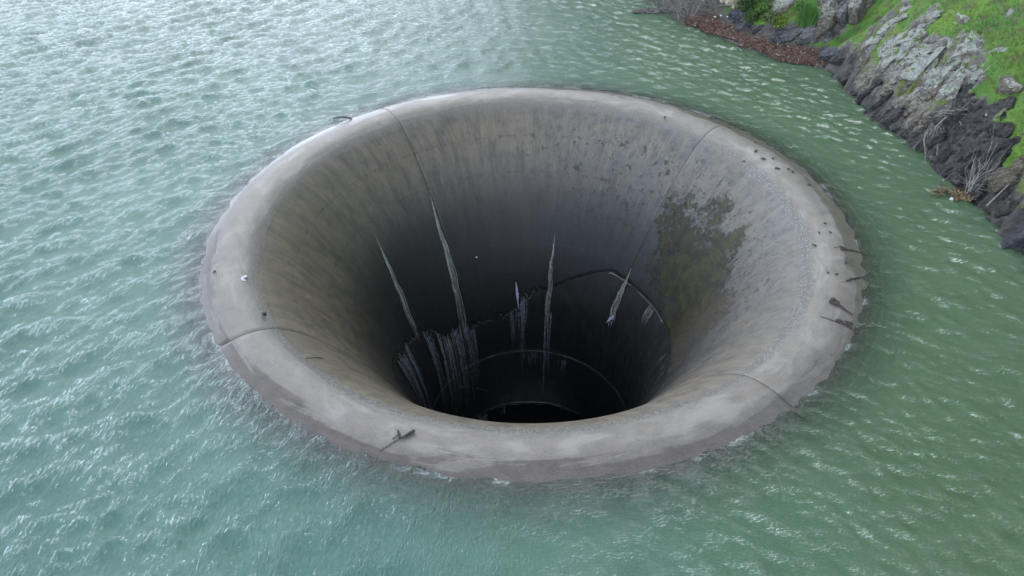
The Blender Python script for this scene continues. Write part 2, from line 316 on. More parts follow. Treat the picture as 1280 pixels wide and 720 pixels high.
# ---------------------------------------------------------------- object helpers
def tag(o, label=None, cat=None, group=None, kind=None):
    if label: o['label'] = label
    if cat: o['category'] = cat
    if group: o['group'] = group
    if kind: o['kind'] = kind
    return o
def empty(name, loc, label, cat, group=None):
    o = bpy.data.objects.new(name, None); C.objects.link(o); o.location = loc; o.empty_display_size = .2
    return tag(o, label, cat, group)
def mesh_obj(name, V, F, mat, parent=None, smooth=True, attrs=None, world_space=True):
    """V (n,3) array, F (m,k) array or list of them"""
    me = bpy.data.meshes.new(name)
    V = np.asarray(V, float)
    if parent is not None and world_space: V = V - np.array(parent.location)
    if isinstance(F, np.ndarray):
        me.vertices.add(len(V)); me.vertices.foreach_set('co', V.ravel())
        k = F.shape[1]; me.loops.add(F.size); me.loops.foreach_set('vertex_index', F.ravel().astype(np.int32))
        me.polygons.add(len(F)); me.polygons.foreach_set('loop_start', (np.arange(len(F)) * k).astype(np.int32))
        me.update(calc_edges=True)
    else:
        me.from_pydata([tuple(v) for v in V], [], F); me.update()
    me.polygons.foreach_set('use_smooth', np.full(len(me.polygons), smooth))
    for k_, a in (attrs or {}).items():
        a = np.asarray(a, float)
        if a.ndim == 1:
            at = me.attributes.new(k_, 'FLOAT', 'POINT'); at.data.foreach_set('value', a)
        else:
            at = me.attributes.new(k_, 'FLOAT_COLOR', 'POINT'); at.data.foreach_set('color', np.c_[a, np.ones(len(a))].ravel())
    me.materials.append(mat)
    o = bpy.data.objects.new(name, me); C.objects.link(o)
    if parent is not None: o.parent = parent
    return o
def grid_faces(n, m):
    i = np.arange(n - 1)[:, None] * m + np.arange(m - 1)[None]
    return np.stack([i, i + 1, i + m + 1, i + m], -1).reshape(-1, 4)
class MB:
    """collects tubes / ribbons / boxes into one mesh"""
    def __init__(s): s.V = []; s.F = []; s.n = 0; s.A = []
    def add(s, V, F, tone=0.5):
        s.V.append(np.asarray(V, float)); s.F += [tuple(int(i) + s.n for i in f) for f in F]; s.n += len(V); s.A.append(np.full(len(V), tone))
    def tube(s, P, rad, sides=5, tone=.5):
        P = np.asarray(P, float); n = len(P); rad = np.broadcast_to(rad, n)
        T = np.gradient(P, axis=0); T /= np.linalg.norm(T, axis=1)[:, None] + 1e-9
        up = np.array([0, 0, 1.0]) if abs(T[0, 2]) < .9 else np.array([1.0, 0, 0])
        A = np.cross(T, up); A /= np.linalg.norm(A, axis=1)[:, None] + 1e-9; B = np.cross(T, A)
        ph = np.arange(sides) / sides * 2 * math.pi
        V = P[:, None] + rad[:, None, None] * (np.cos(ph)[None, :, None] * A[:, None] + np.sin(ph)[None, :, None] * B[:, None])
        F = []
        for i in range(n - 1):
            for k in range(sides):
                k2 = (k + 1) % sides; F.append((i * sides + k, i * sides + k2, (i + 1) * sides + k2, (i + 1) * sides + k))
        F.append(tuple(range(sides))[::-1]); F.append(tuple((n - 1) * sides + k for k in range(sides)))
        s.add(V.reshape(-1, 3), F, tone)
    def build(s, name, mat, parent=None, smooth=False):
        return mesh_obj(name, np.concatenate(s.V), s.F, mat, parent, smooth, {'tone': np.concatenate(s.A)})
# ---------------------------------------------------------------- node helpers
class NT:
    def __init__(s, name):
        s.m = bpy.data.materials.new(name); s.m.use_nodes = True; s.t = s.m.node_tree; s.t.nodes.clear()
        s.out = s.t.nodes.new('ShaderNodeOutputMaterial'); s.geo = s.t.nodes.new('ShaderNodeNewGeometry')
        s.pos = s.geo.outputs['Position']; s.nrm = s.geo.outputs['Normal']
    def n(s, typ, **kw):
        nd = s.t.nodes.new(typ)
        for k, v in kw.items():
            if isinstance(k, str) and hasattr(nd, k): setattr(nd, k, v)
        return nd
    def put(s, sock, v):
        if v is None: return
        if isinstance(v, bpy.types.NodeSocket): s.t.links.new(v, sock)
        elif isinstance(v, tuple) and len(v) == 3 and sock.type == 'RGBA': sock.default_value = (*v, 1)
        else: sock.default_value = v
    def math(s, op, a, b=0.0, c=None, clamp=False):
        nd = s.t.nodes.new('ShaderNodeMath'); nd.operation = op; nd.use_clamp = clamp
        s.put(nd.inputs[0], a); s.put(nd.inputs[1], b)
        if c is not None: s.put(nd.inputs[2], c)
        return nd.outputs[0]
    def add(s, a, b): return s.math('ADD', a, b)
    def mul(s, a, b): return s.math('MULTIPLY', a, b)
    def sub(s, a, b): return s.math('SUBTRACT', a, b)
    def mr(s, v, a, b, c=0.0, d=1.0, smooth=True):
        nd = s.t.nodes.new('ShaderNodeMapRange'); nd.interpolation_type = 'SMOOTHSTEP' if smooth else 'LINEAR'
        s.put(nd.inputs[0], v); nd.inputs[1].default_value = a; nd.inputs[2].default_value = b; nd.inputs[3].default_value = c; nd.inputs[4].default_value = d
        return nd.outputs[0]
    def mix(s, f, a, b, mode='MIX'):
        nd = s.t.nodes.new('ShaderNodeMixRGB'); nd.blend_type = mode; s.put(nd.inputs[0], f); s.put(nd.inputs[1], a); s.put(nd.inputs[2], b); return nd.outputs[0]
    def noise(s, vec, scale, detail=4, rough=.55, dist=0.0):
        nd = s.t.nodes.new('ShaderNodeTexNoise'); s.put(nd.inputs['Vector'], vec); nd.inputs['Scale'].default_value = scale
        nd.inputs['Detail'].default_value = detail; nd.inputs['Roughness'].default_value = rough; nd.inputs['Distortion'].default_value = dist
        return nd.outputs[0]
    def voro(s, vec, scale, feat='F1', out=0):
        nd = s.t.nodes.new('ShaderNodeTexVoronoi'); nd.feature = feat; s.put(nd.inputs['Vector'], vec); nd.inputs['Scale'].default_value = scale; return nd.outputs[out]
    def mapping(s, vec, rot=(0, 0, 0), scale=(1, 1, 1)):
        nd = s.t.nodes.new('ShaderNodeMapping'); s.put(nd.inputs[0], vec); nd.inputs['Rotation'].default_value = rot; nd.inputs['Scale'].default_value = scale; return nd.outputs[0]
    def ramp(s, v, stops):
        nd = s.t.nodes.new('ShaderNodeValToRGB'); cr = nd.color_ramp
        while len(cr.elements) < len(stops): cr.elements.new(.5)
        for e, (p, c) in zip(cr.elements, stops): e.position = p; e.color = (*c, 1)
        s.put(nd.inputs[0], v); return nd.outputs[0]
    def attr(s, name, out='Fac'):
        nd = s.t.nodes.new('ShaderNodeAttribute'); nd.attribute_name = name; return nd.outputs[out]
    def xyz(s, v):
        nd = s.t.nodes.new('ShaderNodeSeparateXYZ'); s.put(nd.inputs[0], v); return nd.outputs
    def comb(s, x, y, z):
        nd = s.t.nodes.new('ShaderNodeCombineXYZ'); s.put(nd.inputs[0], x); s.put(nd.inputs[1], y); s.put(nd.inputs[2], z); return nd.outputs[0]
    def bump(s, h, strength, dist, base=None):
        nd = s.t.nodes.new('ShaderNodeBump'); nd.inputs['Strength'].default_value = strength; nd.inputs['Distance'].default_value = dist
        s.put(nd.inputs['Height'], h)
        if base is not None: s.put(nd.inputs['Normal'], base)
        return nd.outputs[0]
    def pbr(s, col, rough, normal=None, spec=.5):
        nd = s.t.nodes.new('ShaderNodeBsdfPrincipled'); s.put(nd.inputs['Base Color'], col); s.put(nd.inputs['Roughness'], rough)
        s.put(nd.inputs['Specular IOR Level'], spec)
        if normal is not None: s.put(nd.inputs['Normal'], normal)
        s.t.links.new(nd.outputs[0], s.out.inputs[0]); return s.m
# ---------------------------------------------------------------- materials
def concrete_mat(name, shaft=False):
    n = NT(name); x, y, z = n.xyz(n.pos)
    r = n.math('SQRT', n.add(n.mul(x, x), n.mul(y, y)))
    cx, sy = n.math('DIVIDE', x, r), n.math('DIVIDE', y, r)
    arc = n.attr('arc')
    flow = n.comb(n.mul(cx, 9), n.mul(sy, 9), n.mul(arc, .30))
    st = n.noise(flow, 2.4, 8, .74); st2 = n.noise(flow, 9, 5, .7)
    lg = n.noise(n.pos, .55, 4); md = n.noise(n.pos, 2.1, 5, .6); fn = n.noise(n.pos, 22, 5, .75); vf = n.noise(n.pos, 70, 3, .7)
    ringv = n.comb(n.mul(cx, 2.2), n.mul(sy, 2.2), n.mul(arc, 1.6)); rg = n.noise(ringv, 1.6, 6, .6)
    def lobe(deg, a, b):        # 1 around an azimuth, 0 away from it
        d = n.add(n.mul(cx, math.cos(R(deg))), n.mul(sy, math.sin(R(deg)))); return n.mr(d, a, b)
    if shaft:
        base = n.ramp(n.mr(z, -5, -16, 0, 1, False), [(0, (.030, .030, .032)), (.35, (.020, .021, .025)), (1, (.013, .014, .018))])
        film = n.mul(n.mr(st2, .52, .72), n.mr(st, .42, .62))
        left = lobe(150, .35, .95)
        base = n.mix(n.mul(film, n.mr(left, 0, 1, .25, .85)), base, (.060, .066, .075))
        base = n.mix(n.mul(n.mr(fn, .3, .7), .5), base, n.mix(.5, base, (.03, .022, .015)))
        b = n.bump(n.add(n.mul(st2, .7), fn), .5, .03)
        return n.pbr(base, n.mr(st, .3, .7, .28, .6), b)
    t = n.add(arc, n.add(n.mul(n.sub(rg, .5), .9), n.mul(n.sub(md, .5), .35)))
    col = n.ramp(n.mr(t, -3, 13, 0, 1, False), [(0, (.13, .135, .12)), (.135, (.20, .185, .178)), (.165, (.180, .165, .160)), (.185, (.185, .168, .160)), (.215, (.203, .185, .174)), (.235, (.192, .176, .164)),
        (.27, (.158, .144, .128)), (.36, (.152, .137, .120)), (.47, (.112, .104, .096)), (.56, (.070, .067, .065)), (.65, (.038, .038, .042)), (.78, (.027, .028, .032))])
    inner = n.mr(arc, .85, 1.2); inn2 = n.mr(n.add(arc, n.mul(n.sub(rg, .5), .8)), .8, 1.3)
    # streaks run down the bowl
    col = n.mix(n.mul(inner, .85), col, n.mix(1, col, n.ramp(st, [(.3, (.58, .58, .60)), (.5, (1, 1, 1)), (.7, (1.34, 1.28, 1.18))]), 'MULTIPLY'))
    col = n.mix(n.mul(inner, .5), col, n.mix(1, col, n.ramp(st2, [(.3, (.75, .75, .75)), (.5, (1, 1, 1)), (.7, (1.25, 1.25, 1.25))]), 'MULTIPLY'))
    col = n.mix(.75, col, n.mix(1, col, n.ramp(n.add(n.mul(fn, .55), n.mul(vf, .45)), [(.34, (.60, .60, .61)), (.5, (1, 1, 1)), (.66, (1.45, 1.44, 1.40))]), 'MULTIPLY'))
    col = n.mix(.8, col, n.mix(1, col, n.ramp(md, [(.3, (.72, .74, .78)), (.5, (1, 1, 1)), (.7, (1.14, 1.12, 1.08))]), 'MULTIPLY'))
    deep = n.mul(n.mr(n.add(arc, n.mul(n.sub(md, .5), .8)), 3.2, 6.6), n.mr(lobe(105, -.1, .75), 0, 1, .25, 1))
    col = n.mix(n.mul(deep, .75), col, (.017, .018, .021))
    lift = n.math('ABSOLUTE', n.sub(n.math('FRACT', n.add(n.mul(arc, .62), n.mul(n.sub(md, .5), .10))), .5))
    col = n.mix(n.mul(n.mul(n.mr(lift, .035, .008), inner), n.mr(n.noise(n.pos, 4, 4, .7), .45, .62, 0, .55)), col, (.05, .05, .05))
    brd = n.voro(n.comb(n.mul(n.math('ARCTAN2', y, x), 46), n.mul(arc, .31), 0.0), 1.0, 'F1', 1)
    col = n.mix(n.mul(inner, .6), col, n.mix(1, col, n.ramp(n.xyz(brd)[0], [(0, (.86, .86, .87)), (.5, (1, 1, 1)), (1, (1.13, 1.12, 1.10))]), 'MULTIPLY'))
    col = n.mix(1, col, (1.05, 1.0, .945), 'MULTIPLY')
    # mineral tints: blue-grey crust on the right, ochre on the left and near side
    col = n.mix(n.mul(n.mul(lobe(25, .2, .95), inner), n.mr(lg, .35, .6, .3, 1)), col, n.mix(1, col, (.86, .96, 1.08), 'MULTIPLY'))
    col = n.mix(n.mul(n.mul(lobe(-130, .1, .9), inner), n.mr(lg, .35, .6, .4, 1)), col, n.mix(1, col, (1.02, .99, .86), 'MULTIPLY'))
    # orange-brown streaked band high on the far wall
    bnd = n.mul(n.mul(n.mr(arc, 1.2, 1.9), n.mr(arc, 3.4, 2.2)), n.mul(lobe(85, .3, .9), n.mr(st2, .45, .62)))
    col = n.mix(n.mul(bnd, .35), col, (.25, .18, .115))
    # dark lichen specks, right half
    sp = n.noise(n.comb(n.mul(cx, 26), n.mul(sy, 26), n.mul(arc, 2.6)), 1.0, 6, .75)
    spm = n.mul(n.mul(n.mr(n.add(sp, n.mul(n.sub(md, .5), .35)), .56, .63), n.mr(arc, 1.3, 2.4)), n.mul(n.mr(arc, 7.5, 5.5), lobe(30, .15, .85)))
    col = n.mix(n.mul(n.mul(lobe(20, .1, .8), inner), n.mul(n.mr(n.noise(n.pos, 3.2, 6, .7, .8), .50, .64), .6)), col, n.mix(1, col, (.52, .56, .60), 'MULTIPLY'))
    col = n.mix(n.mul(spm, .85), col, (.022, .022, .020))
    # moss patch
    dx_, dt_ = n.sub(n.math('ARCTAN2', y, x), R(6)), n.sub(arc, 5.7)
    dd = n.add(n.mul(n.mul(n.add(dx_, n.mul(dt_, .06)), n.add(dx_, n.mul(dt_, .06))), 5.0), n.mul(n.mul(dt_, dt_), .15))
    e = n.add(dd, n.add(n.mul(n.sub(n.noise(n.pos, 5, 7, .78), .5), 4.6), n.mul(n.sub(n.noise(n.pos, 1.1, 3), .5), 3.4))); e = n.add(e, n.mul(n.sub(sp, .5), 1.6))
    mm = n.mr(e, 1.25, .55)
    mossc = n.mix(n.mr(md, .35, .62), n.mix(n.mr(st2, .4, .6), (.007, .008, .004), (.017, .016, .006)), (.044, .040, .009))
    mossc = n.mix(n.mul(n.mr(fn, .52, .66), .3), mossc, (.085, .08, .06))
    mossc = n.mix(n.mr(n.math('ARCTAN2', y, x), R(2), R(-14)), mossc, n.mix(n.mr(fn, .35, .65), (.030, .022, .014), (.095, .08, .06)))
    col = n.mix(n.mul(mm, .93), col, mossc)
    # exposed aggregate ring where the crest turns down
    vo = n.voro(n.pos, 26, 'F1', 0); vc = n.voro(n.pos, 26, 'F1', 1)
    bandc = n.add(n.sub(arc, .98), n.mul(n.sub(rg, .5), .8))
    band = n.mr(n.math('ABSOLUTE', bandc), .34, .08)
    side = n.math('MAXIMUM', lobe(-12, .55, .95), n.mul(lobe(-105, .55, .95), .8))
    chips = n.mul(n.mr(vo, .42, .2), n.mr(n.xyz(vc)[0], .55, .62))
    col = n.mix(n.mul(band, n.mr(side, 0, 1, .25, .6)), col, n.mix(n.mr(fn, .35, .65), (.095, .092, .088), (.20, .195, .185)))
    col = n.mix(n.mul(n.mul(chips, band), n.mr(side, 0, 1, .3, 1)), col, (.60, .60, .61))
    # crest: pale scoured patches and thin dark tide lines
    cz = n.mr(arc, 1.0, .6)
    pale = n.mul(n.mul(n.mr(n.noise(n.comb(n.mul(cx, 5), n.mul(sy, 5), n.mul(arc, 1.1)), 1.4, 5, .6, .6), .47, .66), cz), n.mr(arc, -.35, -.1))
    col = n.mix(n.mul(pale, .5), col, (.36, .34, .315))
    tide = n.math('ABSOLUTE', n.sub(n.noise(ringv, 1.15, 6, .55, .4), .5))
    col = n.mix(n.mul(n.mul(n.mr(tide, .012, .002), cz), .28), col, (.12, .11, .105))
    # wet apron: the lake has just lapped here
    wetn = n.noise(ringv, 1.3, 5, .5, .5)
    we = n.add(arc, n.add(n.mul(n.sub(wetn, .5), 2.0), n.mul(n.sub(md, .5), .25))); wet = n.mul(n.mr(we, -.16, -.46), n.mr(arc, -1.5, -1.0))
    col = n.mix(wet, col, n.mix(1, col, (.74, .72, .72), 'MULTIPLY'))
    rgh = n.mr(n.add(fn, n.mul(n.sub(md, .5), .8)), .3, .7, .40, .62)
    rgh = n.mix(n.mul(n.mr(n.sub(arc, n.mul(n.sub(wetn, .5), 1.0)), .75, .45), .75), rgh, (.30, .30, .30))
    rgh = n.mix(wet, rgh, (.13, .13, .13)); rgh = n.mix(n.mr(arc, 4.5, 7), rgh, (.42, .42, .42))
    h = n.add(n.mul(fn, .55), n.add(n.mul(vf, .35), n.add(n.mul(n.mul(band, vo), 1.2), n.mul(mm, n.mul(sp, 2.4)))))
    h = n.mul(h, n.mr(wet, 0, 1, 1, .15)); h = n.add(h, n.mul(n.mul(st2, inner), .5))
    nb = n.bump(h, .75, .03)
    return n.pbr(col, rgh, nb)
def rock_mat(name, c1, c2, lich=.5, moss=.2, wet=0.0, strat=True, rough=.8):
    n = NT(name); x, y, z = n.xyz(n.pos); nz = n.xyz(n.nrm)[2]
    pv = n.mapping(n.pos, (0, 0, R(-37)), (.8, 3.4, 3.0))
    a = n.noise(pv, 2.2, 7, .68, .35); b = n.noise(n.pos, 7, 6, .7); f = n.noise(n.pos, 26, 5, .75); lg = n.noise(n.pos, 1.1, 4)
    col = n.mix(n.mr(a, .34, .66), c1, c2)
    col = n.mix(.8, col, n.mix(1, col, n.ramp(b, [(.28, (.45, .45, .47)), (.5, (1, 1, 1)), (.72, (1.55, 1.5, 1.42))]), 'MULTIPLY'))
    crack = n.mr(n.math('ABSOLUTE', n.sub(n.noise(pv, 1.7, 6, .6, .5), .5)), .018, .004)
    col = n.mix(n.mul(crack, .75), col, (.018, .017, .016))
    lm = n.mul(n.mr(n.add(n.add(n.mul(nz, .55), b), n.mul(n.sub(f, .5), .9)), 1.22 - lich, 1.36 - lich), n.mr(lg, .3, .45, .35, 1))
    lm = n.mul(lm, n.mr(z, .9, 1.7))
    col = n.mix(n.mul(lm, .85), col, n.mix(n.mr(f, .3, .7), (.27, .29, .26), (.50, .52, .48)))
    ms = n.mul(n.mr(n.add(n.add(n.mul(nz, .4), lg), n.mul(n.sub(b, .5), .9)), 1.12 - moss, 1.22 - moss), n.mr(z, .8, 1.4))
    col = n.mix(ms, col, n.mix(n.mr(f, .3, .7), (.05, .085, .010), (.16, .23, .022)))
    # soaked below the splash line
    w = n.mr(n.add(z, n.mul(n.sub(lg, .5), 1.2)), .85, .35) if wet < 1 else 1.0
    col = n.mix(w, col, n.mix(1, col, (.42, .43, .50), 'MULTIPLY'))
    h = n.add(n.add(n.mul(a, 1.2), n.mul(b, .8)), n.add(n.mul(f, .45), n.mul(crack, -1.0)))
    return n.pbr(col, n.mix(w, (rough,) * 3, (.36, .36, .36)), n.bump(h, .9, .09))
def simple_mat(name, c1, c2, scale=8, rough=.7, b=.3, tone=False):
    n = NT(name); f = n.noise(n.pos, scale, 5, .65)
    col = n.mix(n.mr(f, .3, .7), c1, c2)
    if tone: col = n.mix(1, col, n.ramp(n.mr(n.attr('tone'), -.3, 1, 0, 1, False), [(0, (.20, .20, .17)), (.23, (.5, .5, .48)), (.62, (1, 1, 1)), (1, (1.9, 1.85, 1.8))]), 'MULTIPLY')
    return n.pbr(col, rough, n.bump(f, b, .02))
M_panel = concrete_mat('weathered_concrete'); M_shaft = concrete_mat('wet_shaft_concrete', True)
M_gap = simple_mat('joint_packing', (.02, .02, .02), (.035, .033, .03), 12, .9)  # dark filler's own colour, backing the radial panel joints
M_mineral = simple_mat('mineral_crust', (.20, .205, .19), (.48, .49, .48), 14, .55, .4, True)
M_seep = simple_mat('seeping_water_film', (.11, .122, .148), (.25, .275, .315), 9, .3, .3, True)
M_wood = simple_mat('driftwood_dark', (.028, .022, .018), (.075, .06, .05), 25, .75, .5, True)
M_palewood = simple_mat('driftwood_pale', (.14, .125, .105), (.27, .25, .22), 20, .8, .5, True)
M_twig = simple_mat('grey_twigs', (.12, .11, .105), (.27, .255, .245), 9, .85, .3, True)
M_scrap = simple_mat('white_scrap', (.62, .63, .66), (.8, .8, .82), 30, .5, .2)
M_rag = simple_mat('pale_blue_film', (.42, .46, .66), (.66, .68, .82), 20, .35, .4)
M_foam = simple_mat('foam_white', (.66, .68, .68), (.8, .8, .8), 30, .6, .3)
M_rocks = {0: rock_mat('lichened_rock', (.145, .120, .098), (.27, .24, .20), .60, .24), 1: rock_mat('brown_grey_rock', (.10, .080, .064), (.20, .17, .14), .34, .16),
           2: rock_mat('wet_dark_rock', (.030, .026, .025), (.098, .088, .084), .0, -.05, 1.0), 3: rock_mat('smooth_grey_rock', (.10, .10, .105), (.175, .17, .175), .24, .05),
           4: rock_mat('bluish_rock', (.06, .062, .075), (.125, .125, .145), .10, .02), 5: rock_mat('brown_rock', (.075, .06, .046), (.15, .125, .098), .16, .04)}
# ================================================================ SPILLWAY
spill = empty('spillway', (0, 0, 0), 'huge round concrete funnel spillway with a dark shaft, standing flush with the lake', 'spillway')
JOINTS = [-143.5, -52.0, 40.0, 126.6]
ZB = [(-180, -6.6), (-166, -6.0), (-140, -5.6), (-90, -5.5), (-24, -5.55), (-6, -5.62), (11, -5.65), (28, -5.7), (48, -5.67), (60, -6.2), (75, -7.1), (88, -7.5), (92, -7.73), (99, -8.45), (109, -8.58), (119, -8.66),
      (125, -8.5), (131, -8.24), (136, -8.25), (141, -8.53), (147, -8.0), (152, -7.49), (162, -7.02), (172, -6.7), (180, -6.6)]
def zbound(deg):
    deg = (deg + 180) % 360 - 180
    rag = sstep(70, 95, np.abs(deg)) * .75 + .25
    j = vnoise(deg * .9, deg * 0 + 3, 5) - .5 + .6 * (vnoise(deg * 2.7, deg * 0 + 9, 6) - .5)
    lad = np.where(deg > 80, 1, np.where(deg < -150, 1, .08))
    return np.interp(deg, [a for a, b in ZB], [b for a, b in ZB]) + .34 * j * lad
S_OUT = PS[0]
for k in range(4):
    a0 = JOINTS[k]; a1 = JOINTS[(k + 1) % 4]
    if a1 < a0: a1 += 360
    nt, ns = 190, 150
    u = np.linspace(0, 1, nt)[:, None]; v = np.linspace(0, 1, ns)[None]
    th = a0 + (a1 - a0) * u
    send = s_at_z(zbound(th)); s = S_OUT + (send - S_OUT) * v
    r = np.interp(s, PS, PRr)
    gap = .010 / r                                           # 3 cm open joint
    thr = np.radians(a0) + gap + (np.radians(a1 - a0) - 2 * gap) * u
    P = surf(s, thr)
    # slight out-of-true: each pour sits a little different, gentle pitting
    P[..., 2] += .004 * (k % 2) + .012 * fbm(thr * 6 + k, s * .7, 40 + k, 3)
    # edges rolled into the joint, lower edge rolled back into the wall
    for col_, d in ((0, -.02), (-1, -.02)):
        P[col_] = surf(s[0] if s.shape[0] == 1 else s[col_], thr[col_], d)
    P[:, -1] = surf(send[:, 0], thr[:, -1] if thr.shape[1] > 1 else thr[:, 0], -.055)
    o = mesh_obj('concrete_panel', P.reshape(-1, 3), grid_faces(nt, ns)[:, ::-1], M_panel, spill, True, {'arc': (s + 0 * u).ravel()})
    tag(o, ['pale near panel of the funnel, facing away', 'right hand panel of the funnel with the moss patch', 'far panel of the funnel wall', 'left hand brownish panel of the funnel'][k])
# dark packing seen in the open joints
mb = MB()
for j in JOINTS:
    mb = MB(); s = np.linspace(S_OUT, s_at_z(-6.2), 90); a = R(j)
    r = np.interp(s, PS, PRr); w = .10 / r
    A = surf(s, a - w, -.022); B = surf(s, a + w, -.022)
    V = np.stack([A, B], 1).reshape(-1, 3); mb.add(V, [(2 * i, 2 * i + 1, 2 * i + 3, 2 * i + 2) for i in range(len(s) - 1)])
    mb.build('joint_filler', M_gap, spill)
# shaft courses below the ragged lip
def course(z0, z1, out, nz, ragged=0.0):
    th = np.radians(np.linspace(-180, 180, 361))[:, None]
    a, b = s_at_z(z0), s_at_z(z1); s = np.linspace(a, b, nz)[None] + 0 * th
    P = surf(s, th + 0 * s, -out); dep = ragged * fbm(np.cos(th) * 5 + 0 * s, np.sin(th) * 5 + s * .8, 61, 4)
    dep[:, 0] += .22; dep[:, -1] += .03; P[..., 0] += np.cos(th) * dep; P[..., 1] += np.sin(th) * dep
    return mesh_obj('shaft_ring', P.reshape(-1, 3), grid_faces(361, nz)[:, ::-1], M_shaft, spill, True, {'arc': s.ravel()})
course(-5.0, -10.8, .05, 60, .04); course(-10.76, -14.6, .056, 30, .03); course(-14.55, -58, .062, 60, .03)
# mineral streaks leaking from the lower ends of the joints
def ribbon(mb, s, th, w, lift, tone):
    r = np.interp(s, PS, PRr); A = surf(s, th - w / r / 2, lift); B = surf(s, th + w / r / 2, lift)
    mb.add(np.stack([A, B], 1).reshape(-1, 3), [(2 * i, 2 * i + 1, 2 * i + 3, 2 * i + 2) for i in range(len(s) - 1)], tone)
def streak(name, z0, z1, t0, t1, wmax, nf, mat, label, lift=.012, drift=.06, zs=None):
    mb = MB(); s0, s1 = s_at_z(z0), s_at_z(z1)
    q = np.linspace(0, 1, 40); s = s0 + (s1 - s0) * q; r = np.interp(s, PS, PRr)
    wob = lambda q_: wmax * (.55 * (vnoise(q_ * 5 + t0, q_ * 0, 21) - .5) + .35 * (vnoise(q_ * 15 + t0, q_ * 0, 22) - .5)) * np.clip(q_ * 4, 0, 1)
    ribbon(mb, s, np.radians(t0 + (t1 - t0) * q) + wob(q) / r, wmax * .62 * (.04 + .96 * np.clip(q * 1.5, 0, 1) ** .9) * (.35 + 1.1 * vnoise(q * 12, q * 0 + t0, 3)) * np.clip((1.02 - q) * 5, .1, 1), lift - .006, -.25)
    for f in range(nf):
        a = rng.uniform(0, .35) ** 1.3 if f > 2 else 0; b = 1 - rng.uniform(0, .55) ** 1.1 if f > 2 else 1
        q = np.linspace(a, b, 26); s = s0 + (s1 - s0) * q
        side = rng.choice([-.5, .5, .5]) + rng.normal(0, .13) if f else 0
        spread = wmax * np.sin(np.clip(q * 1.25, 0, 1) * math.pi / 2) ** 1.3
        r = np.interp(s, PS, PRr)
        th = np.radians(t0 + (t1 - t0) * q) + (wob(q) + side * spread * (.55 + .9 * vnoise(q * 7 + f * 3.1, q * 0 + t0, 4)) + drift * .18 * np.cumsum(rng.normal(0, .22, 26)) * .3) / r
        w = rng.uniform(.008, .024) * np.clip(np.minimum(q - a + .02, b - q + .02) * 9, .05, 1) * (.25 + 1.5 * rng.rand(26) ** 1.5)
        ribbon(mb, s, th, w, lift + .004 * (f % 5), rng.uniform(.0, .8))
    o = mb.build(name, mat, spill); tag(o, label); return o
streak('mineral_streak', -2.9, -7.3, 154.3, 163.5, .24, 22, M_mineral, 'pale streak on the left wall of the funnel')
streak('mineral_streak', -2.5, -9.2, 126.9, 131, .25, 26, M_mineral, 'long pale streak continuing the far left joint')
streak('mineral_streak', -4.7, -9.2, 78.4, 78.7, .17, 22, M_mineral, 'pale streak on the far wall right of centre')
streak('mineral_streak', -5.1, -8.0, 39.5, 39.9, .22, 24, M_mineral, 'short pale streak under the far right joint')
# faint continuation of the far streak down the shaft
# curtains of seep water below the ragged lip
def curtain(t0, t1, z0f, zlen, n, wr, mat, tones, name='seep_curtain', label=None):
    mb = MB(); cl = rng.uniform(t0, t1, max(3, n // 9)); cz_ = rng.uniform(.35, 1, len(cl))
    for f in range(n):
        ci = rng.randint(len(cl)); t = float(np.clip(cl[ci] + rng.normal(0, (t1 - t0) * .03), t0, t1)); zt = z0f(t) - rng.uniform(.0, .35); zl = zlen * cz_[ci] * rng.uniform(.25, 1) ** 1.4
        q = np.linspace(0, 1, 34); s = s_at_z(zt) + (s_at_z(zt - zl) - s_at_z(zt)) * q
        r = np.interp(s, PS, PRr)
        th = np.radians(t + 0 * q) + np.cumsum(rng.normal(0, .005, 34)) / r
        w = rng.uniform(*wr) * np.clip(1 - q ** 2 * .9, .08, 1) * (.15 + 1.9 * rng.rand(34) ** 1.6)
        ribbon(mb, s, th, w, -.012 + .004 * (f % 6) if zt > -10.8 else -.005, rng.uniform(*tones))
    o = mb.build(name, mat, spill)
    tag(o, label, kind='stuff')
    return o
zl = lambda t: float(zbound(np.array(float(t))))
curtain(124, 162, zl, 9.5, 90, (.006, .024), M_seep, (.3, 1.0), label='dense curtain of seeping water on the left of the shaft')
curtain(126, 160, zl, 8.0, 46, (.006, .020), M_mineral, (.1, .8), label='bright drips under the ragged lip')
curtain(160, 196, zl, 5.5, 80, (.008, .03), M_seep, (.2, 1.0), label='pale drips at the left edge of the shaft')
curtain(84, 124, zl, 5.5, 30, (.010, .04), M_seep, (.0, .7), label='thin seep lines on the far shaft wall')
curtain(76.5, 80.5, lambda t: -8.4, 9.0, 26, (.008, .03), M_seep, (.2, .9), label='faint seep below the streak right of centre')
curtain(92.5, 95.5, lambda t: -7.7, 8.5, 12, (.01, .04), M_seep, (.3, 1), label='narrow twin seep line in the middle of the shaft')
curtain(8, 30, zl, 2.0, 34, (.008, .022), M_mineral, (.0, .5), label='short drips below the right lip')
curtain(-20, 2, lambda t: -5.9, 1.8, 14, (.008, .02), M_mineral, (.0, .6), label='fine drips at the right edge of the shaft')
curtain(52, 118, lambda t: -10.85, 1.2, 50, (.01, .05), M_seep, (.1, .8), label='drips under the second shaft joint')
curtain(100, 140, lambda t: -14.6, 1.3, 60, (.01, .06), M_seep, (.1, .9), label='drips under the third shaft joint')
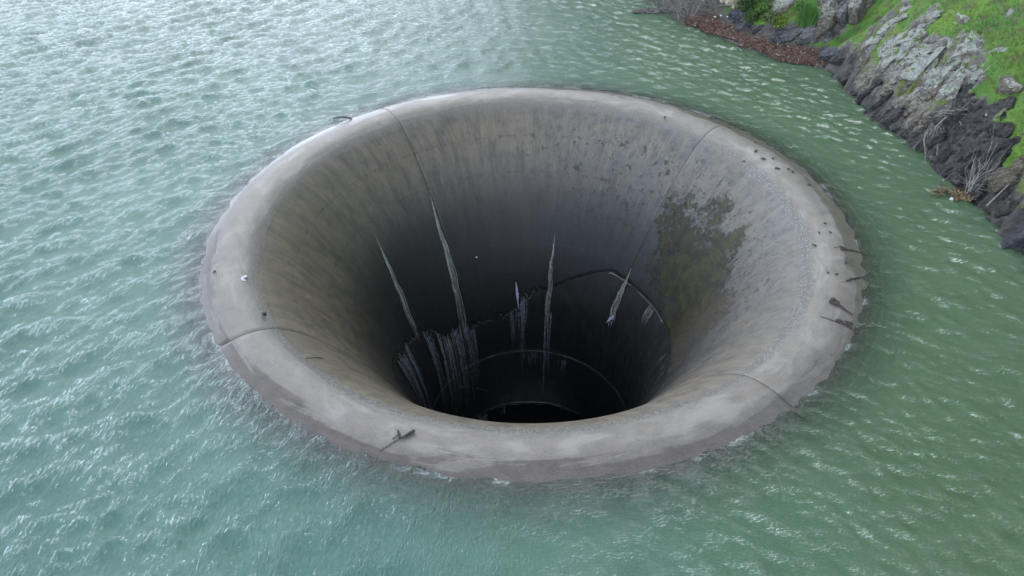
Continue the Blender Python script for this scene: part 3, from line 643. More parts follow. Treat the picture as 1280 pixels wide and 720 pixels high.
def seep_line(name, zf, ranges, w, mat, label, lift):
    mb = MB()
    for a, b in ranges:
        d = np.arange(a, b, .5); z = np.array([zf(t) for t in d]); s = s_at_z(z)
        ww = w * (.4 + 1.1 * np.abs(fbm(d * .4, d * 0, 70, 3)))
        A = surf(s - ww, np.radians(d), lift); B = surf(s + ww, np.radians(d), lift)
        mb.add(np.stack([A, B], 1).reshape(-1, 3), [(2 * i, 2 * i + 1, 2 * i + 3, 2 * i + 2) for i in range(len(d) - 1)], rng.uniform(.2, .6))
    tag(mb.build(name, mat, spill), label, kind='stuff')
seep_line('lime_line', lambda t: zl(t) - .03, [(87, 99), (101, 108), (112, 124), (127, 146), (149, 158), (161, 196), (8, 33), (36, 50)], .016, M_mineral, 'pale crust along the ragged lip', .012)
seep_line('lime_line', lambda t: -10.8, [(56, 72), (75, 91), (93, 99), (112, 118)], .018, M_mineral, 'pale crust along the second shaft joint', -.01)
seep_line('lime_line', lambda t: -14.6, [(60, 70), (80, 104), (106, 136)], .016, M_mineral, 'pale crust along the third shaft joint', -.0)
seep_line('lime_line', lambda t: -12.4 - .03 * (140 - t) + .8 * math.sin(R(t * 3)), [(118, 128), (133, 142)], .02, M_mineral, 'short slanting crust between shaft joints', -.01)
# ================================================================ WATER
def axis(segs):
    out = []
    for a, b, st in segs: out.append(np.arange(a, b, st))
    out.append([segs[-1][1]]); return np.concatenate(out)
WV = []
wr = np.random.RandomState(11)
def wave_set(n, lmin, lmax, dir_deg, spread, slope):
    L_ = np.exp(wr.uniform(math.log(lmin), math.log(lmax), n)); d = np.radians(wr.normal(dir_deg, spread, n))
    k = 2 * math.pi / L_; amp = slope / k / math.sqrt(n) * 1.414
    return k * np.cos(d), k * np.sin(d), amp, wr.uniform(0, 6.28, n)
WL = wave_set(90, .32, 1.9, -50, 32, .19)
WRt = wave_set(70, .26, 1.2, 62, 28, .20)
def evalw(ws, x, y):
    h = np.zeros(x.shape, np.float32)
    for kx, ky, a, p in zip(*ws):
        ph = kx * x + ky * y + p; c = np.sin(ph); h += (a * (c + .22 * np.cos(2 * ph))).astype(np.float32)
    return h
def water_height(x, y):
    wx = x + .5 * fbm(x * .35, y * .35, 90, 2); wy = y + .5 * fbm(x * .35, y * .35, 95, 2)
    side = sstep(-1, 8, x * .9 + .0 * y)
    gust = .42 + .30 * sstep(-6, 14, y) + .60 * vnoise(x * .16, y * .16, 55) + .3 * fbm(x * .5, y * .5, 57, 2)
    h = (evalw(WL, wx, wy) * (1 - .85 * side) * gust + evalw(WRt, wx, wy) * (.15 + .85 * side) * (.55 + .6 * gust))
    return h
xs = axis([(-1500, -200, 130), (-200, -60, 14), (-60, -34, 1.2), (-34, -20, .2), (-20, 20, .085), (20, 30, .3), (30, 60, 3), (60, 400, 40)])
ys = axis([(-300, -60, 40), (-60, -16, 4), (-16, 3, .07), (3, 14, .1), (14, 36, .16), (36, 70, .8), (70, 200, 10), (200, 2500, 150)])
X, Y = np.meshgrid(xs, ys, indexing='ij')
H = water_height(X, Y); far = 1 - sstep(30, 60, np.hypot(X, Y - 6)); H *= far
rr = np.hypot(X, Y)
H *= 1 - .55 * sstep(14.2, 11, rr)
H = H - .0 - .35 * sstep(10.75, 10.3, rr)                # dives under the crest
bed = np.interp(rr, PRr[::-1][12:], PZ[::-1][12:]); bed = np.where(rr > 14.2, -7, bed)
tb, ts_ = terr_base(X, Y); bed = np.maximum(bed, np.where(rr > 12, tb - .1, -9))
depth = np.clip(H - bed, 0, 3)
keep_v = rr > 10.15
idx = -np.ones(X.size, int); kv = keep_v.ravel()
F_ = grid_faces(len(xs), len(ys))[:, ::-1]; F_ = F_[kv[F_].all(1)]
inland = (ts_.ravel() > 3.0); F_ = F_[~inland[F_].all(1)]
used = np.unique(F_); idx[used] = np.arange(len(used)); F_ = idx[F_]
VW = np.stack([X, Y, H], -1).reshape(-1, 3)[used]
n = NT('lake_water'); x, y, z = n.xyz(n.pos)
p2 = n.comb(x, y, 0)
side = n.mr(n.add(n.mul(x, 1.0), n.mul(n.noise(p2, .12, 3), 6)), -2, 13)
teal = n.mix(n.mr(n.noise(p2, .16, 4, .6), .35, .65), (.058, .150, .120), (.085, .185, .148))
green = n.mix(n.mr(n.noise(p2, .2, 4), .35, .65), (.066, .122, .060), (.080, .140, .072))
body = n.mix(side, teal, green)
# ripples too small for the mesh, running across the two wind directions
va = n.mapping(p2, (0, 0, R(48)), (2.2, 1, 1)); vb = n.mapping(p2, (0, 0, R(-28)), (1, 2.2, 1))
ra = n.noise(va, 5.0, 5, .55, .7); rb = n.noise(vb, 8.5, 6, .62, .6)
ra = n.add(n.mul(n.sub(1.0, n.math('ABSOLUTE', n.mul(n.sub(ra, .5), 3.2))), .55), n.mul(n.noise(va, 9, 4, .6), .35))
rb = n.add(n.mul(n.mr(rb, .42, .66), .8), n.mul(n.noise(vb, 12, 4, .6), .22))
hh = n.mix(side, ra, rb)
bn = n.bump(n.mul(hh, n.mr(side, 0, 1, .68, 1.0)), 1.0, .085)
fr = n.n('ShaderNodeFresnel'); fr.inputs[0].default_value = 1.56; n.put(fr.inputs[1], bn)
gl = n.n('ShaderNodeBsdfGlossy'); n.put(gl.inputs['Roughness'], n.mr(side, 0, 1, .10, .05)); n.put(gl.inputs['Normal'], bn)
cosv = n.math('MAXIMUM', n.math('ABSOLUTE', n.xyz(n.geo.outputs['Incoming'])[2]), .12)      # murky water: the longer the path, the less shows through
beer = n.sub(1.0, n.math('POWER', 2.718, n.math('DIVIDE', n.attr('dep'), n.mul(cosv, -.45))))
fo = n.mul(n.mr(n.attr('dep'), .075, .012), n.mr(n.noise(p2, 1.3, 5, .6, .5), .49, .62)); fo = n.mul(fo, n.mr(n.noise(p2, 16, 4, .7), .35, .6))
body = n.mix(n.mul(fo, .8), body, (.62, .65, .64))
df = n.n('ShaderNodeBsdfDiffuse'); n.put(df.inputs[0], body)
tr = n.n('ShaderNodeBsdfTransparent'); tr.inputs[0].default_value = (.90, .96, .94, 1)
m1 = n.n('ShaderNodeMixShader'); n.put(m1.inputs[0], n.math('MAXIMUM', beer, n.mul(fo, .8))); n.t.links.new(tr.outputs[0], m1.inputs[1]); n.t.links.new(df.outputs[0], m1.inputs[2])
m2 = n.n('ShaderNodeMixShader'); n.put(m2.inputs[0], fr.outputs[0]); n.t.links.new(m1.outputs[0], m2.inputs[1]); n.t.links.new(gl.outputs[0], m2.inputs[2])
n.t.links.new(m2.outputs[0], n.out.inputs[0]); M_water = n.m
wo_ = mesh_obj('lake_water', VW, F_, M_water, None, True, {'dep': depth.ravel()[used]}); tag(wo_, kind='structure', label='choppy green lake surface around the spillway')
# lake bed so the shallows have something under them
bx = axis([(-1500, -200, 130), (-200, -40, 40), (-40, 40, 2), (40, 400, 60)]); BX, BY = np.meshgrid(bx, bx, indexing='ij'); br = np.hypot(BX, BY)
BF = grid_faces(len(bx), len(bx))[:, ::-1]; BF = BF[~(br.ravel() < 10)[BF].any(1)]
tag(mesh_obj('lake_bed', np.stack([BX, BY, -6.5 + .4 * fbm(BX * .1, BY * .1, 2, 3)], -1).reshape(-1, 3), BF, simple_mat('lake_mud', (.05, .06, .04), (.09, .10, .07), 1, .9)), kind='structure', label='muddy lake bed under the water')
# ================================================================ TERRAIN
POL = BAKED['polys']; PL = list(POL.values())
xs = axis([(-160, -20, 12), (-20, 5, 1.2), (5, 6.4, .3), (6.4, 22, .065), (22, 30, .25), (30, 60, 1.5), (60, 260, 12)])
ys = axis([(-220, -40, 15), (-40, -8, 1.2), (-8, -4, .2), (-4, 14, .06), (14, 27, .085), (27, 45, .4), (45, 240, 7)])
TX, TY = np.meshgrid(xs, ys, indexing='ij')
TH, TS, TR = terrain(TX, TY, PL)
deb_poly = [tuple(p[:2]) for p in BAKED['pos']['debris']]
TD = polymask(TX, TY, deb_poly, .25); TH = TH * (1 - TD) + (TH * .4 + .02 + .05 * vnoise(TX * 3, TY * 3, 8)) * TD; TR = TR * (1 - TD)
dark = np.maximum(polymask(TX, TY, POL['H'], .3), 0)
dark = np.maximum(dark, (1 - sstep(.55, 1.2, TH + .5 * fbm(TX, TY, 41, 3))) * TR)
n = NT('hillside_ground'); x, y, z = n.xyz(n.pos); nz = n.xyz(n.nrm)[2]
rk, dk, db = n.attr('rock'), n.attr('dark'), n.attr('debris')
pv = n.mapping(n.pos, (0, 0, R(-37)), (.8, 3.4, 3.0))
a = n.noise(pv, 2.2, 7, .68, .35); b = n.noise(n.pos, 7, 6, .7); f = n.noise(n.pos, 26, 5, .75); lg = n.noise(n.pos, .8, 4)
rc = n.mix(n.mr(a, .34, .66), (.085, .075, .068), (.20, .18, .165))
rc = n.mix(.8, rc, n.mix(1, rc, n.ramp(b, [(.28, (.45, .45, .47)), (.5, (1, 1, 1)), (.72, (1.5, 1.45, 1.4))]), 'MULTIPLY'))
lm = n.mr(n.add(n.add(n.mul(nz, .5), b), n.mul(n.sub(f, .5), .9)), .86, 1.0)
rc = n.mix(n.mul(lm, .7), rc, (.32, .34, .30))
dc = n.mix(n.mr(a, .35, .65), (.018, .017, .018), (.066, .060, .060)); dc = n.mix(n.mul(n.mr(b, .55, .7), .5), dc, (.07, .05, .035))
rc = n.mix(dk, rc, dc)
gr = n.mix(n.mr(lg, .35, .65), (.075, .19, .034), (.14, .26, .038)); gr = n.mix(n.mul(n.mr(b, .5, .72), .5), gr, (.16, .21, .035))
gr = n.mix(n.mul(n.mr(n.noise(n.pos, 1.7, 5), .52, .64), .75), gr, (.12, .105, .062))
far_ = n.mr(x, 24, 50); gr = n.mix(far_, gr, n.mix(n.mr(n.noise(n.pos, .12, 6, .7), .42, .58), (.030, .045, .016), (.07, .09, .03)))
moss = n.mul(n.mr(n.add(lg, n.mul(n.sub(b, .5), .8)), .52, .60), n.mr(dk, .4, .1))
rkm = n.mr(n.add(rk, n.mul(n.sub(b, .5), .9)), .42, .58)
rc = n.mix(n.mul(moss, .8), rc, n.mix(n.mr(f, .35, .65), (.06, .10, .012), (.17, .25, .022)))
col = n.mix(rkm, gr, rc)
col = n.mix(db, col, n.mix(n.mr(b, .35, .65), (.085, .055, .044), (.17, .11, .088)))
# bare brown earth under the dead brush at the head of the cove
eb = n.mul(n.mr(n.add(y, n.mul(lg, 3)), 19.5, 21), n.mr(n.add(x, n.mul(b, 1.0)), 12.2, 11.0))
eb = n.math('MAXIMUM', eb, n.mul(n.mr(z, .5, .3), n.mr(y, 11.5, 12.5)))
col = n.mix(eb, col, n.mix(n.mr(b, .35, .65), (.05, .042, .038), (.13, .115, .10)))
under = n.mr(z, .02, -.05); col = n.mix(under, col, n.mix(1, col, (.4, .45, .4), 'MULTIPLY'))
h = n.add(n.mul(a, 1.2), n.add(n.mul(b, .8), n.mul(f, .5)))
rgh = n.mix(n.mul(dk, rkm), (.85, .85, .85), (.38, .38, .38))
M_hill = n.pbr(col, rgh, n.bump(h, .9, .08))
HF = grid_faces(len(xs), len(ys))[:, ::-1]; HF = HF[~(TS.ravel() < -7)[HF].all(1)]
hill = mesh_obj('hillside', np.stack([TX, TY, TH], -1).reshape(-1, 3), HF, M_hill, None, True,
                {'rock': TR.ravel(), 'dark': dark.ravel(), 'debris': TD.ravel()})
tag(hill, kind='structure', label='steep grassy bank with rock at the waterline')
def ground(x_, y_):
    h_, s_, r_ = terrain(np.array([float(x_)]), np.array([float(y_)]), PL); return float(h_[0])
# ---------------------------------------------------------------- rocks
def ico(level):
    t = (1 + 5 ** .5) / 2
    V = [(-1, t, 0), (1, t, 0), (-1, -t, 0), (1, -t, 0), (0, -1, t), (0, 1, t), (0, -1, -t), (0, 1, -t), (t, 0, -1), (t, 0, 1), (-t, 0, -1), (-t, 0, 1)]
    F = [(0, 11, 5), (0, 5, 1), (0, 1, 7), (0, 7, 10), (0, 10, 11), (1, 5, 9), (5, 11, 4), (11, 10, 2), (10, 7, 6), (7, 1, 8), (3, 9, 4), (3, 4, 2), (3, 2, 6), (3, 6, 8), (3, 8, 9), (4, 9, 5), (2, 4, 11), (6, 2, 10), (8, 6, 7), (9, 8, 1)]
    V = [np.array(v) / np.linalg.norm(v) for v in V]
    for _ in range(level):
        mid = {}; F2 = []
        def m(a, b):
            k = (min(a, b), max(a, b))
            if k not in mid: p = V[a] + V[b]; V.append(p / np.linalg.norm(p)); mid[k] = len(V) - 1
            return mid[k]
        for a, b, c in F:
            ab, bc, ca = m(a, b), m(b, c), m(c, a); F2 += [(a, ab, ca), (b, bc, ab), (c, ca, bc), (ab, bc, ca)]
        F = F2
    return np.array(V), np.array(F)
ICO = {2: ico(2), 3: ico(3), 4: ico(4)}
def rock_shape(seed, lx, ly, lz, level=3, boxy=.6, rough=.05, cuts=9):
    g = np.random.RandomState(seed); V, F = ICO[level]; V = V.copy()
    p = np.sign(V) * np.abs(V) ** (1 - boxy * .55); p /= np.abs(p).max(1)[:, None] ** boxy * np.linalg.norm(p, axis=1)[:, None] ** (1 - boxy)
    for c in range(cuts):
        nrm = g.normal(size=3); nrm[2] *= .7; nrm /= np.linalg.norm(nrm); d = g.uniform(.55, .88)
        over = p @ nrm - d; p = p - np.where(over > 0, over, 0)[:, None] * nrm * .96
    p[:, 0] *= 1 + .25 * p[:, 1] * g.uniform(-1, 1); p[:, 1] *= 1 + .3 * p[:, 0] * g.uniform(-1, 1)
    q = p * np.array([lx, ly, lz]); o = g.uniform(-50, 50, 3); fs = 2.2
    dsp = np.array([mnoise.fractal(Vector(v * fs + o), .9, 2.1, 4) for v in q])
    nn = p / (np.linalg.norm(p, axis=1)[:, None] + 1e-6)
    led = np.array([mnoise.noise(Vector((v[0] * 1.0, v[1] * 7 + v[2] * 4, v[2] * 5)) + Vector(o)) for v in q])
    return q + nn * (dsp * rough * 2 + led * rough * .8)[:, None] * min(1, max(ly, .2) * 2.2), F
def orient(V, A, t, nrm, sink):
    t = np.array(t); nrm = np.array(nrm); b = np.cross(nrm, t)
    return np.array(A) - nrm * sink + V @ np.stack([t, b, nrm])
def slab_group(label, rows, base):
    rows = [r for r in rows]
    c = np.mean([r[:3] for r in rows], axis=0)
    root = empty('rock_outcrop', tuple(c), label, 'rock outcrop')
    for i, rw in enumerate(rows):
        A, t, nr, lx, ly, k = rw[:3], rw[3:6], rw[6:9], rw[9], rw[10], int(rw[11])
        lz = min(lx, ly) * .75
        V, F = rock_shape(base + i, lx * 1.1, ly * 1.45, lz * .8, 4, .7, .075, 9)
        mesh_obj('slab', orient(V, A, t, nr, lz * .5), F, M_rocks[k], root, False)
    return root
slab_group('large grey lichen crusted outcrop of slanting slabs between water and meadow', BAKED['slabsA'], 100)
slab_group('thin pale ledges in the mossy slope left of the big slab outcrop', BAKED['slabsB'], 200)
slab_group('narrow rock spine with a pale end poking into the upper meadow', BAKED['slabsB2'], 230)
slab_group('black wet cliff of seeping rock behind the bare branches', BAKED['slabsH'], 260)
for i, rw in enumerate(BAKED['boul']):
    lab, A, t, nr, lx, ly, k = rw[0], rw[1:4], rw[4:7], rw[7:10], rw[10], rw[11], int(rw[12])
    lz = min(max(lx, ly) * .75, max(.7 * (lx + ly) / 2, .12)); big = max(lx, ly) > .35
    V, F = rock_shape(400 + i, lx, ly, lz, 4 if big else 2, .5, .04, 10)
    o = bpy.data.objects.new('x', None)
    W = orient(V, A, t, nr, lz * .35); c = np.mean(W, axis=0)
    ob = mesh_obj('boulder' if big else 'stone', W - c, F, M_rocks[k], None, False); ob.location = c; bpy.data.objects.remove(o)
    tag(ob, lab, 'boulder' if big else 'stone')
# ---------------------------------------------------------------- grass (stuff)
def blades(name, N, region, hfun, wid, colf, mat, keepf):
    gx = rng.uniform(region[0], region[1], N); gy = rng.uniform(region[2], region[3], N)
    h_, s_, r_ = terrain(gx, gy, PL); k = keepf(gx, gy, h_, s_, r_); gx, gy, h_ = gx[k], gy[k], h_[k]; N = len(gx)
    hh_ = hfun(gx, gy) * rng.uniform(.5, 1.2, N); a = rng.uniform(0, 6.28, N); ww = wid * rng.uniform(.6, 1.3, N)
    bend = rng.normal(0, .45, (N, 2)) * hh_[:, None]
    B0 = np.stack([gx - np.cos(a) * ww, gy - np.sin(a) * ww, h_ - .03], -1); B1 = np.stack([gx + np.cos(a) * ww, gy + np.sin(a) * ww, h_ - .03], -1)
    T = np.stack([gx + bend[:, 0], gy + bend[:, 1], h_ + hh_], -1)
    V = np.stack([B0, B1, T], 1).reshape(-1, 3); F = np.arange(3 * N).reshape(-1, 3)
    o = mesh_obj(name, V, F, mat, None, False, {'tint': np.repeat(colf(gx, gy, N), 3, 0)}); return o
n = NT('grass_blades'); col = n.attr('tint', 'Color'); M_grass = n.pbr(col, .7, None, .25)
def gcol(gx, gy, N):
    t = np.clip(vnoise(gx * .9, gy * .9, 63) * .6 + vnoise(gx * .25, gy * .25, 64) * .6 - .1 + rng.normal(0, .13, N), 0, 1)[:, None]
    t = np.where((vnoise(gx * 2.3, gy * 2.3, 66) > .72)[:, None], t * .5, t); c = (1 - t) * np.array([.07, .165, .040]) + t * np.array([.235, .285, .055])
    dry = (rng.rand(N) < .05 + .25 * (vnoise(gx * .8, gy * .8, 68) > .7))[:, None]; return np.where(dry, np.array([.26, .24, .13]), c) * rng.uniform(.7, 1.25, N)[:, None]
def keep(gx, gy, h_, s_, r_):
    eb = (gy > 19.8) & (gx < 11.6)
    return (r_ < .33 + .25 * (vnoise(gx * 2, gy * 2, 71) - .5)) & (vnoise(gx * 1.6, gy * 1.6, 91) + .4 * vnoise(gx * 6, gy * 6, 92) < 1.08) & (s_ > np.where(gy > 13.2, 2.0, 1.0)) & ~inpoly(gx, gy, deb_poly) & ~eb
tag(blades('meadow_grass', 150000, (9, 24, -3, 27), lambda a, b: .07 + .07 * vnoise(a * .7, b * .7, 80), .017, gcol, M_grass, keep), 'bright green short grass covering the bank', 'grass', kind='stuff')
def gcol2(gx, gy, N): return np.array([.24, .35, .03]) * rng.uniform(.6, 1.25, N)[:, None]
def keep2(gx, gy, h_, s_, r_): return (r_ > .25) & (h_ > .8) & (vnoise(gx * 1.3, gy * 1.3, 73) + .5 * vnoise(gx * 5, gy * 5, 74) > .98) & ~inpoly(gx, gy, POL['H']) & (rng.rand(len(gx)) < .9)
tag(blades('moss_tufts', 110000, (12, 20, -3, 20), lambda a, b: .045 + 0 * a, .022, gcol2, M_grass, keep2), 'yellow green moss growing in cracks of the rocks', 'moss', kind='stuff')
# tall grass tussocks
def tussock(p, h, nb, col, label, cat='grass tuft', name='grass_tussock', group=None, spread=.25):
    a = rng.uniform(0, 6.28, nb); rr_ = rng.uniform(0, spread, nb); bx_ = np.cos(a) * rr_; by_ = np.sin(a) * rr_
    hh_ = h * rng.uniform(.5, 1.1, nb); w = .008 + .006 * rng.rand(nb); q = rng.uniform(0, 6.28, nb)
    ln = rng.normal(0, .18, (nb, 2)) * hh_[:, None]
    B0 = np.stack([bx_ - np.cos(q) * w, by_ - np.sin(q) * w, 0 * bx_ - .05], -1); B1 = np.stack([bx_ + np.cos(q) * w, by_ + np.sin(q) * w, 0 * bx_ - .05], -1)
    T = np.stack([bx_ + ln[:, 0], by_ + ln[:, 1], hh_], -1); V = np.stack([B0, B1, T], 1).reshape(-1, 3)
    c = np.repeat(np.array(col) * rng.uniform(.6, 1.4, nb)[:, None], 3, 0)
    o = mesh_obj(name, V, np.arange(3 * nb).reshape(-1, 3), M_grass, None, False, {'tint': c}); o.location = p
    return tag(o, label, cat, group)
for i, p in enumerate(BAKED['pos']['reeds']):
    tussock(p, 1.3, 60, (.22, .21, .17), 'pale dry reeds standing upright behind the cove', 'reeds', 'dry_reeds', 'dry reeds behind the cove', .35)
for i, p in enumerate(BAKED['pos']['tallgrass']):
    tussock(p, 1.0, 320, (.075, .17, .04), 'tall green grass growing over the two grey boulders', 'grass tuft', 'grass_tussock', 'tall grass on the grey boulders', .4)
# leafy shrubs
n = NT('shrub_leaves'); col = n.mix(1, n.attr('tint', 'Color'), n.ramp(n.noise(n.pos, 5, 4), [(.3, (.6, .6, .6)), (.7, (1.3, 1.3, 1.2))]), 'MULTIPLY'); M_leaf = n.pbr(col, .6, None, .3)
def shrub(p, rad, label, colr, nl=900):
    root = empty('leafy_shrub', p, label, 'shrub'); mb = MB(); tips = []
    for k in range(9):
        a = rng.uniform(0, 6.28); e = rng.uniform(.4, 1.4); L_ = rad * rng.uniform(.7, 1.15); q = np.linspace(0, 1, 6)[:, None]
        d = np.array([math.cos(a) * math.cos(e), math.sin(a) * math.cos(e), math.sin(e)]); pts = q * d * L_ + np.c_[np.cumsum(rng.normal(0, .03, (6, 3)), axis=0)]
        mb.tube(np.array(p) + pts, np.linspace(.022, .006, 6) * max(rad, .5), 4); tips.append(pts[-1] * .85); tips.append(pts[3])
    mb.build('stem', M_twig, root)
    tips = np.array(tips); c = tips[rng.randint(0, len(tips), nl)] + rng.normal(0, rad * .2, (nl, 3)); c[:, 2] = np.maximum(c[:, 2], 0)
    u_ = rng.normal(size=(nl, 3)); u_ /= np.linalg.norm(u_, axis=1)[:, None]; v_ = rng.normal(size=(nl, 3)); v_ -= (v_ * u_).sum(1)[:, None] * u_; v_ /= np.linalg.norm(v_, axis=1)[:, None]
    s_ = .035 + .03 * rng.rand(nl)[:, None]
    V = np.stack([c - u_ * s_, c + v_ * s_ * .6, c + u_ * s_, c - v_ * s_ * .6], 1).reshape(-1, 3) + np.array(p)
    mesh_obj('foliage', V, np.arange(4 * nl).reshape(-1, 4), M_leaf, root, False, {'tint': np.repeat(np.array(colr) * rng.uniform(.5, 1.5, nl)[:, None], 4, 0)})
SHR = [('dark green shrub beside the bluish rocks at the head of the drift', .8, (.04, .085, .025)), ('bright green bush at the top edge left of the bulky boulder', .9, (.07, .16, .03)),
       ('low bush touching the bulky lichen speckled boulder', .55, (.08, .15, .035)), ('green bush between the reeds and the bulky boulder', .7, (.06, .13, .03)),
       ('small ivy green bush spilling over the sloping dark rock', .5, (.05, .10, .03)), ('grey green bush lowest above the drift', .5, (.10, .14, .06)),
       ('yellow green bush growing over the rock lip above the drift', .45, (.14, .20, .03)), ('green bush in the gap right of the bulky boulder', .5, (.07, .17, .03)),
       ('dark shrub at the top edge of the meadow', .55, (.02, .05, .018)), ('dark shrub in the top right corner of the meadow', .7, (.02, .05, .018))]
for (lab, rd, cc), p in zip(SHR, BAKED['pos']['bush']): shrub(p, rd, lab, cc, int(1100 * rd + 300))
# dead brush
def branches(mb, p, d, L_, rad, depth, droop=0.0, sides=5):
    nseg = 6; pts = [np.array(p, float)]; d = np.array(d, float)
    for i in range(nseg):
        d = d + rng.normal(0, .16, 3) + np.array([0, 0, -droop]); d /= np.linalg.norm(d); pts.append(pts[-1] + d * L_ / nseg)
    mb.tube(np.array(pts), np.linspace(rad, rad * .45, nseg + 1), sides, rng.uniform(.2, .8))
    if depth > 0:
        for k in range(3):
            i = rng.randint(2, nseg + 1); d2 = d + rng.normal(0, .55, 3); d2 /= np.linalg.norm(d2)
            branches(mb, pts[i], d2, L_ * rng.uniform(.4, .65), rad * .5, depth - 1, droop, 4)
for i, p in enumerate(BAKED['pos']['brush']):
    p = (p[0], p[1], max(p[2], 0) - .05); mb = MB()
    for k in range(8):
        a = rng.uniform(0, 6.28); e = rng.uniform(.15, 1.3)
        branches(mb, np.array(p) + [rng.normal(0, .2), rng.normal(0, .2), 0], (math.cos(a) * math.cos(e), math.sin(a) * math.cos(e), math.sin(e)), rng.uniform(.8, 1.7), .022, 2)
    o = mb.build('dead_shrub', M_twig); tag(o, 'leafless grey shrub in the tangle of dead brush at the head of the cove', 'dead shrub', 'dead shrubs at the head of the cove')
FB = [('bleached fallen branch curving down to the waterline beside the pale wedge', (-.25, -.6, -.7), 1.2, .024), ('forked bare branch lying across the middle of the black cliff', (.75, -.6, .15), 1.1, .024),
      ('grey dead branch leaning from the black cliff up to the meadow edge', (.45, .3, .85), 1.2, .02), ('thin dead branches hanging in a fan beside the pale wedge', (.0, -.3, -.9), .9, .014),
      ('curved grey branch under the forked branch', (-.5, -.4, -.4), .9, .02), ('lowest pale branch ending just above the water', (-.3, -.4, -.6), .8, .026), ('short bare branch on the right of the cliff tangle', (.6, -.3, -.3), .6, .018)]
for (lab, d, L_, rd), p in zip(FB, BAKED['pos']['fallen']):
    mb = MB(); st = np.array(p) + np.array([-.12, -.12, .22])
    for k in range(2 if 'fan' not in lab else 7): branches(mb, st, np.array(d) + rng.normal(0, .16, 3), L_ * rng.uniform(.75, 1.1), rd, 2 if k else 3)
    tag(mb.build('dead_branch', M_twig), lab, 'branch')
p = BAKED['pos']['bare'][0]; mb = MB()
for k in range(16):
    branches(mb, np.array(p) + [rng.normal(0, .07), rng.normal(0, .07), -.1], (rng.normal(.18, .16), rng.normal(.1, .16), 1), rng.uniform(1.1, 1.75), .011, 1, 0, 4)
tag(mb.build('bare_shrub', simple_mat('white_stems', (.20, .19, .18), (.34, .32, .30), 9, .8, .2, True)), 'bare shrub with upright whitish stems growing at the foot of the black cliff', 'dead shrub')
# red-brown drift line (stuff)
n = NT('drift_litter'); M_drift = n.pbr(n.attr('tint', 'Color'), .85, None, .2)
def chips(name, N, poly, colf, label, zf, size=(.02, .14)):
    px = [q[0] for q in poly]; py = [q[1] for q in poly]
    gx = rng.uniform(min(px), max(px), N * 4); gy = rng.uniform(min(py), max(py), N * 4); k = polymask(gx, gy, poly, .15) > .5; gx, gy = gx[k][:N], gy[k][:N]; N = len(gx)
    z_ = zf(gx, gy); a = rng.uniform(0, 6.28, N); l = rng.uniform(*size, N) ; w = np.minimum(l * .45, rng.uniform(.008, .035, N)); tl = rng.normal(0, .35, N)
    u_ = np.stack([np.cos(a) * np.cos(tl), np.sin(a) * np.cos(tl), np.sin(tl)], -1) * l[:, None]; v_ = np.stack([-np.sin(a), np.cos(a), 0 * a], -1) * w[:, None]; c = np.stack([gx, gy, z_], -1)
    up = np.array([0, 0, 1.0]) * w[:, None] * .6
    V = np.stack([c - u_ - v_, c + u_ - v_, c + u_ + v_, c - u_ + v_, c - u_ + up * 2, c + u_ + up * 2], 1).reshape(-1, 3)
    F = (np.arange(N)[:, None, None] * 6 + np.array([[0, 1, 5, 4], [3, 2, 5, 4], [0, 3, 2, 1]])[None]).reshape(-1, 4)
    return tag(mesh_obj(name, V, F, M_drift, None, False, {'tint': np.repeat(colf(N), 6, 0)}), label, 'drift litter', kind='stuff')
def dcol(N):
    t = rng.rand(N)[:, None]; c = (1 - t) * np.array([.075, .045, .036]) + t * np.array([.20, .125, .098]); pale = (rng.rand(N) < .05)[:, None]; return np.where(pale, np.array([.38, .35, .30]), c)
def dz(gx, gy):
    h_, s_, r_ = terrain(gx, gy, PL); return np.maximum(h_ * .4 + .05, .012) + rng.uniform(0, .05, len(gx))
dp = deb_poly
chips('drift_litter', 9000, dp, dcol, 'red brown mat of drifted twigs and bark along the cove edge', dz)
c0 = BAKED['pos']['reeddeb']
for c_, lab, N_, sx in ((c0[1], 'brown floating sticks and straw at the foot of the bare white shrub', 80, .32), (c0[0], 'thin straw floating on the water left of the white ball', 45, .6), (c0[2], 'grey twigs floating in front of the dead brush', 500, 1.3)):
    pol = [(c_[0] - sx, c_[1] - .25), (c_[0] + sx, c_[1] - .25), (c_[0] + sx, c_[1] + .3), (c_[0] - sx, c_[1] + .3)]
    chips('floating_litter', N_, pol, (lambda N: np.array([.17, .125, .075]) * rng.uniform(.5, 1.5, N)[:, None]) if sx < 1 else (lambda N: np.array([.2, .19, .175]) * rng.uniform(.4, 1.4, N)[:, None]), lab, lambda a, b: .03 + .03 * rng.rand(len(a)), (.04, .26))
# ---------------------------------------------------------------- small single things
def lump(name, p, size, mat, label, cat, seed=1, level=2, lift=0):
    V, F = rock_shape(seed, *size, level, .5, .02, 6); o = mesh_obj(name, V, F, mat, None, False); o.location = (p[0], p[1], p[2] + lift); o.rotation_euler = (0, 0, seed * 1.3)
    return tag(o, label, cat)
V, F = ICO[3]; o = mesh_obj('floating_ball', V * .07, F, simple_mat('dull_white', (.42, .43, .42), (.55, .56, .55), 30, .6)); b_ = BAKED['pos']['ball'][0]; o.location = (b_[0], b_[1], .025); tag(o, 'white ball floating close to the bare white shrub', 'ball')
BK = [('pale yellow block of cut wood behind the drift', (.32, .17, .15)), ('grey weathered plank end left of the pale block', (.3, .12, .08)), ('small pale wood chunk in front of the yellow block', (.16, .1, .08))]
M_block = simple_mat('pale_wood', (.34, .29, .20), (.50, .44, .32), 14, .8, .4)
import bmesh
